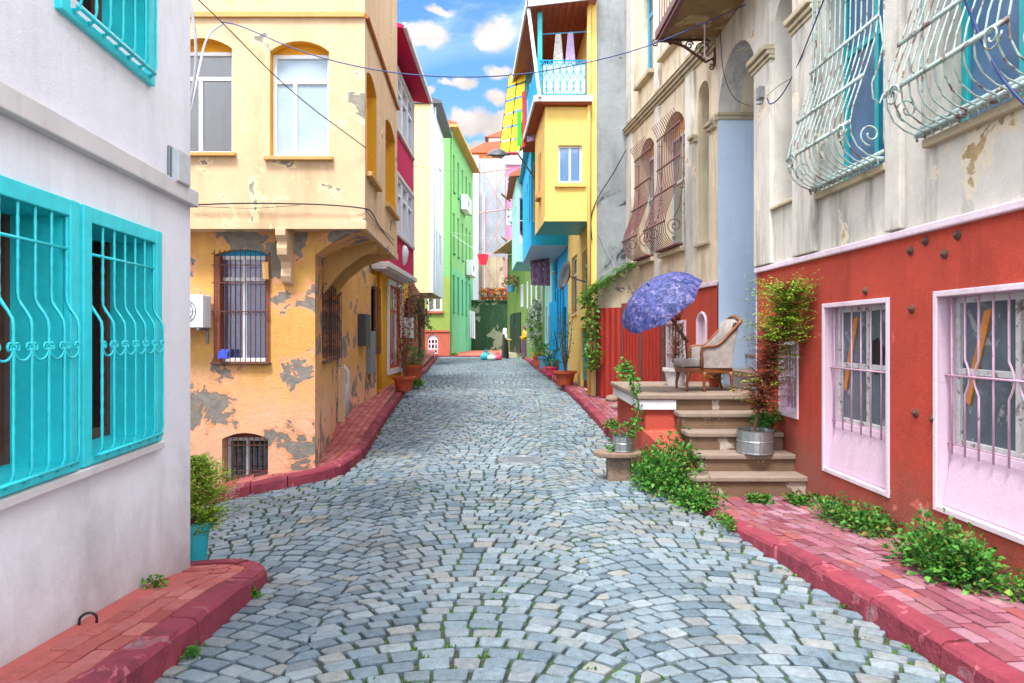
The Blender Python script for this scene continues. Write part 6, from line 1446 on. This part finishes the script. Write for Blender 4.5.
cloth('towel','pink and white towel hanging between the balcony and the yellow mats','towel',W(522,92,18.9),W(526,90,18.8),1.5,M['flower_red'],amp=.03)
cloth('towel','pale lilac towel hanging below the blue balcony side','towel',W(527,100,18.3),W(533,98,18.1),1.1,paint('lilac_cloth','#b9a8c8',.85,.3),amp=.03)
cloth('hanging_garment','patterned white garment hanging from the left end of the balcony rail','garment',(1.0,16.05,8.72),(1.12,16.05,8.73),.72,paint('pattern','#c8c4be',.85,.3,wear='#4a4450',wa=.55),amp=.02,taper=-1.2,nx=8)
cloth('hanging_garment','lilac garment hanging from the right of the balcony rail','garment',(1.28,16.05,8.76),(1.40,16.05,8.77),.85,paint('lilac2','#b8a4cc',.85,.15),amp=.02,taper=-1.2,nx=8)
cloth('hanging_rug','dark violet patterned rug hanging under the mint house overhang','rug',W(530,242,25.2),W(549,241,24.2),1.55,paint('rug_violet','#4c3a52',.9,.4,sc=9,wear='#8c7890',wa=.56),amp=.03)
cloth('red_cloth','red cloth drying on the line across the far end','cloth',W(477,254,40),W(489,254,40),.62,paint('red_cloth','#e0203c',.8),amp=.03,taper=.45)
cloth('white_cloth','white cloth hanging by the end of the green house','cloth',W(469,310,52),W(475,312,52),2.0,M['curtain'],amp=.08)
cloth('blue_banner','blue painted cloth hanging against the blue house wall','cloth',W(549,303,25),W(558,300,24),1.7,M['blue_wall'],amp=.05)
cloth('garlic_string','string of dried garlic heads tied to the window bars','garlic',W(262,262,9.0),W(268,262,9.0),.22,M['sill_tan'],nx=4,ny=5,amp=.02)
mb=MB(); P=W(223,362,8.98); mb.wbox(P.x-.07,P.x+.05,9.045,9.065,P.z+.04,P.z+.16); mb.wbox(P.x-.07,P.x+.05,8.99,9.045,P.z+.04,P.z+.135); single(mb,'flower_box',paint('boxblue','#3a52c8',.5),'small blue plastic box behind the bars of the ochre house window','box',bevel=.006)
# --- satellite dish
P=W(568,276,17.2); T=thing('satellite_dish','dark satellite dish on the yellow house wall above the pots','satellite dish',tuple(P)); dq=Vector((-.93,-.25,.2)).to_track_quat('Z','Y').to_matrix()
mb=MB(); mb.lathe(P,[(.36*k/6,-.0+.09*(k/6)**2) for k in range(7)]+[(.36,.10),(.2,.01),(0,-.02)],24,ax=dq); mb.build('dish',M['metal_dark'],T,smooth=True)
mb=MB(); mb.tube([P,Vector((1.80,P.y,P.z-.15))],.02,6); mb.build('mount_arm',M['metal_grey'],T); mb=MB(); mb.tube([P+dq@Vector((0,-.38,.08)),P+dq@Vector((0,0,.36))],.01,5); mb.lathe(P+dq@Vector((0,0,.34)),[(0,0),(.03,.0),(.03,.06),(0,.07)],8,ax=dq); mb.build('receiver',M['metal_grey'],T)
# --- street lamp
P=W(498,155,19); T=thing('street_lamp','grey dish shaped street lamp on a long arm above the street','street lamp',tuple(P)); tl=Matrix.Rotation(math.radians(14),3,'X')
mb=MB(); mb.lathe(P,[(0,.17),(.08,.16),(.17,.12),(.30,.03),(.33,-.01),(.31,-.02),(.25,0),(0,.02)],24,ax=tl); mb.build('lamp_shade',M['metal_dark'],T,smooth=True)
mb=MB(); mb.lathe(P+Vector((0,0,-.03)),[(0,-.05),(.14,-.04),(.2,0),(.2,.02)],14,ax=tl); mb.build('lens',M['curtain_grey'],T,smooth=True)
mb=MB(); mb.tube([P+Vector((.26,0,.05)),P+Vector((.55,0,.05))],[.06,.035],8); mb.build('arm_socket',paint('lamp_red','#c8303a',.5),T)
mb=MB(); mb.tube([P+Vector((.53,0,.05)),Vector((.72,21.0,P.z-.25))],.025,7); mb.build('arm',M['metal_grey'],T)
# --- cables
def cable(label,pts,r=.012,mat='cable',sub=6,name='cable'):
    r*=.68
    P=[p if isinstance(p,Vector) else W(*p) for p in pts]
    for _ in range(2):
        o=[P[0]]
        for a,b in zip(P,P[1:]): o+=[a.lerp(b,.25),a.lerp(b,.75)]
        o.append(P[-1]); P=o
    mb=MB(); mb.tube(P,r,6); return single(mb,name,M[mat],label,'cable',smooth=True)
cable('blue cable spanning the street from the corner house to the cream house',[(222,22,8.75),(240,25,8.7),(300,52,8.6),(365,69,8.5),(430,77,8.6),(500,77,8.8),(560,69,9.0),(640,50,9.4),(700,25,9.6),(752,2,9.65)],.011,'cable_blue')
cable('dark cable running down from above the white house to the yellow corner',[(190,-8,6.5),(222,22,7.4),(290,92,8.2),(366,148,8.76)],.009)
cable('black cable lying along the ledge of the yellow corner house',[(190,205,8.74),(240,203,8.73),(320,204,8.73),(366,208,8.74),(372,212,8.9),(380,228,10.2),(394,246,12.0)],.014)
cable('thin cable sagging under the ledge cable of the corner house',[(195,206,8.74),(250,209,8.73),(300,205,8.73)],.005)
cable('dark cable drooping off the rear corner of the yellow overhang',[(366,210,8.7),(378,226,9.6),(394,240,11.8)],.008)
cable('grey hose looping down beside the white house eave',[(187,-10,7.0),(192,10,7.0),(196,40,7.0),(196,70,7.0),(190,105,7.0),(184,128,7.0)],.022,'hose')
cable('second grey hose curving from the window to the white house corner',[(222,24,8.0),(206,36,7.9),(199,70,7.6),(190,112,7.2),(184,135,7.1)],.018,'hose')
cable('black cable slanting across the grey side wall',[(626,150,15.4),(612,176,15.75),(600,193,15.85),(590,215,15.85),(592,240,15.85)],.016)
cable('violet cable hanging in a curve beside the entrance pilaster',[(826,-6,7.0),(812,30,7.4),(796,70,7.9),(782,96,8.4),(770,106,8.6),(767,98,8.7)],.012,'cable_blue')
cable('thin wire between the cable clamp and the niche window',[(767,96,8.7),(780,84,8.3),(800,74,7.9),(815,66,7.4)],.005)
cable('blue cable crossing the right hand window grille',[(962,-8,4.5),(975,25,4.5),(992,62,4.4),(1010,90,4.3),(1040,118,4.2)],.014,'cable_blue')
cable('grey cable looping across the arch of the entrance',[(720,30,10.3),(722,70,10.3),(732,98,10.2),(748,106,9.9),(764,108,9.4)],.008)
cable('washing line across the far end of the street',[(452,234,43),(480,253.5,40),(505,256,38),(530,250,33)],.02,'hose')
cable('second washing line with a slight sag at the street end',[(450,232,44),(490,240,40),(540,232,30)],.014,'hose')
cable('thin overhead wire low over the far rooftops',[(414,166,19.6),(440,170,30),(470,172,45)],.014)
cable('brown wire curving on the blue entrance wall below the vault',[(700,115,10.9),(712,122,10.85),(716,180,10.85),(716,240,10.85)],.006,'hose')
cable('loose wire on the grey side wall above the vine',[(598,232,15.86),(606,250,15.84),(616,268,15.84),(622,290,15.5)],.008,'hose')
SUN_E,SUN_ANG=1.7,15
SKY_TINT=(.27,.42,.53,1); CLOUD_C=(1.85,1.70,1.63); CLOUD_FILL=(7.9,8.2,8.8); SKY_S=.15; EXPO=1.9
# ================================================================ camera, light, sky
cd=bpy.data.cameras.new('camera'); cam=bpy.data.objects.new('camera',cd); C.objects.link(cam)
cam.location=(0,0,HC); cam.rotation_euler=(math.radians(90),0,0); cd.sensor_width=36; cd.lens=36*FPX/1024; cd.shift_y=-5.5/1024; cd.clip_end=3000; cd.clip_start=.05
bpy.context.scene.camera=cam
SUN_EL,SUN_AZ=math.radians(62),math.radians(195)   # azimuth clockwise from +Y
sd=Vector((math.sin(SUN_AZ)*math.cos(SUN_EL),math.cos(SUN_AZ)*math.cos(SUN_EL),math.sin(SUN_EL)))
sl=bpy.data.lights.new('sun','SUN'); sl.energy=SUN_E; sl.angle=math.radians(SUN_ANG); sl.color=(1,.96,.91)
so=bpy.data.objects.new('sun',sl); C.objects.link(so); so.rotation_euler=(-sd).to_track_quat('-Z','Y').to_euler()
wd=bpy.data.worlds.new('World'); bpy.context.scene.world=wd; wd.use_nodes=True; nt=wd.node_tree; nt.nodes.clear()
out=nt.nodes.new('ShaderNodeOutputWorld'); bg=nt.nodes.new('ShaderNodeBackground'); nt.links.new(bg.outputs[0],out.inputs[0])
sk=nt.nodes.new('ShaderNodeTexSky'); sk.sky_type='NISHITA'; sk.sun_disc=False; sk.sun_elevation=SUN_EL; sk.sun_rotation=SUN_AZ; sk.air_density=1.0; sk.dust_density=.6; sk.ozone_density=1.0
tc=nt.nodes.new('ShaderNodeTexCoord'); dirv=tc.outputs['Generated']
ns=nt.nodes.new('ShaderNodeTexNoise'); ns.inputs['Scale'].default_value=20; ns.inputs['Detail'].default_value=9; ns.inputs['Roughness'].default_value=.62; nt.links.new(dirv,ns.inputs['Vector'])
def vm(op,a,b):
    n=nt.nodes.new('ShaderNodeVectorMath'); n.operation=op
    for i,v in ((0,a),(1,b)):
        if isinstance(v,bpy.types.NodeSocket): nt.links.new(v,n.inputs[i])
        else: n.inputs[i].default_value=v
    return n.outputs[0] if op!='LENGTH' else n.outputs['Value']
dist=vm('SCALE',vm('SUBTRACT',ns.outputs['Color'],(.5,.5,.5)),(0,0,0)); dist.node.inputs['Scale'].default_value=.04
dd=vm('ADD',dirv,dist)
clouds=[(428,36,24,12),(415,40,14,8),(494,33,25,15),(500,26,14,10),(486,38,16,10),(463,82,16,7),(447,80,9,5),(500,70,16,8),(496,98,12,9),(470,122,24,14),(462,116,12,10),(490,128,22,12),(440,8,14,5),(478,150,30,10),(505,118,14,8),(428,88,7,5)]
acc=None
for (px,py,rx,ry) in clouds:
    v=Vector(((px-CXP)/FPX,1,(HYP-py)/FPX)); L=v.length; v.normalize()
    s_=vm('SUBTRACT',dd,tuple(v)); s2=vm('MULTIPLY',s_,(FPX/rx*L,10,FPX/ry*L)); ln=vm('LENGTH',s2,(0,0,0))
    m_=mr(nt,ln,1.12,.5,0,1,True); acc=m_ if acc is None else math_(nt,'MAXIMUM',acc,m_)
# unseen bright clouds added outside the view as fill light for the street
n3=noise(nt,dirv,2.3,8,.6,.3,mapsc=(1,1,2.2),loc=(3.1,.4,.2)); fill_=mr(nt,n3,.36,.5,0,1,True)
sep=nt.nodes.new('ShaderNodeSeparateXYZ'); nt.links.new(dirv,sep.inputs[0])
fill_=math_(nt,'MULTIPLY',fill_,mr(nt,sep.outputs[1],.93,.80,0,1))
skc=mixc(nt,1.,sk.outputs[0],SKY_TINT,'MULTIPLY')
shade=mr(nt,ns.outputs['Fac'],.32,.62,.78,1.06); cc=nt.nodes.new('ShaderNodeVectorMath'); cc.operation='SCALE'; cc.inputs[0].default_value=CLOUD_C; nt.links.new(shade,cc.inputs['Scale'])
c2=nt.nodes.new('ShaderNodeVectorMath'); c2.operation='SCALE'; c2.inputs[0].default_value=CLOUD_FILL; nt.links.new(shade,c2.inputs['Scale'])
col=mixc(nt,acc,skc,cc.outputs[0]); col=mixc(nt,fill_,col,c2.outputs[0]); nt.links.new(col,bg.inputs[0]); bg.inputs[1].default_value=SKY_S
sc=bpy.context.scene; sc.view_settings.view_transform='Standard'; sc.view_settings.look='None'; sc.view_settings.gamma=1; sc.view_settings.exposure=EXPO
sc.render.engine='CYCLES'; sc.cycles.use_denoising=True; sc.cycles.max_bounces=8; sc.cycles.diffuse_bounces=5; sc.cycles.transparent_max_bounces=12; sc.cycles.caustics_reflective=False; sc.cycles.caustics_refractive=False
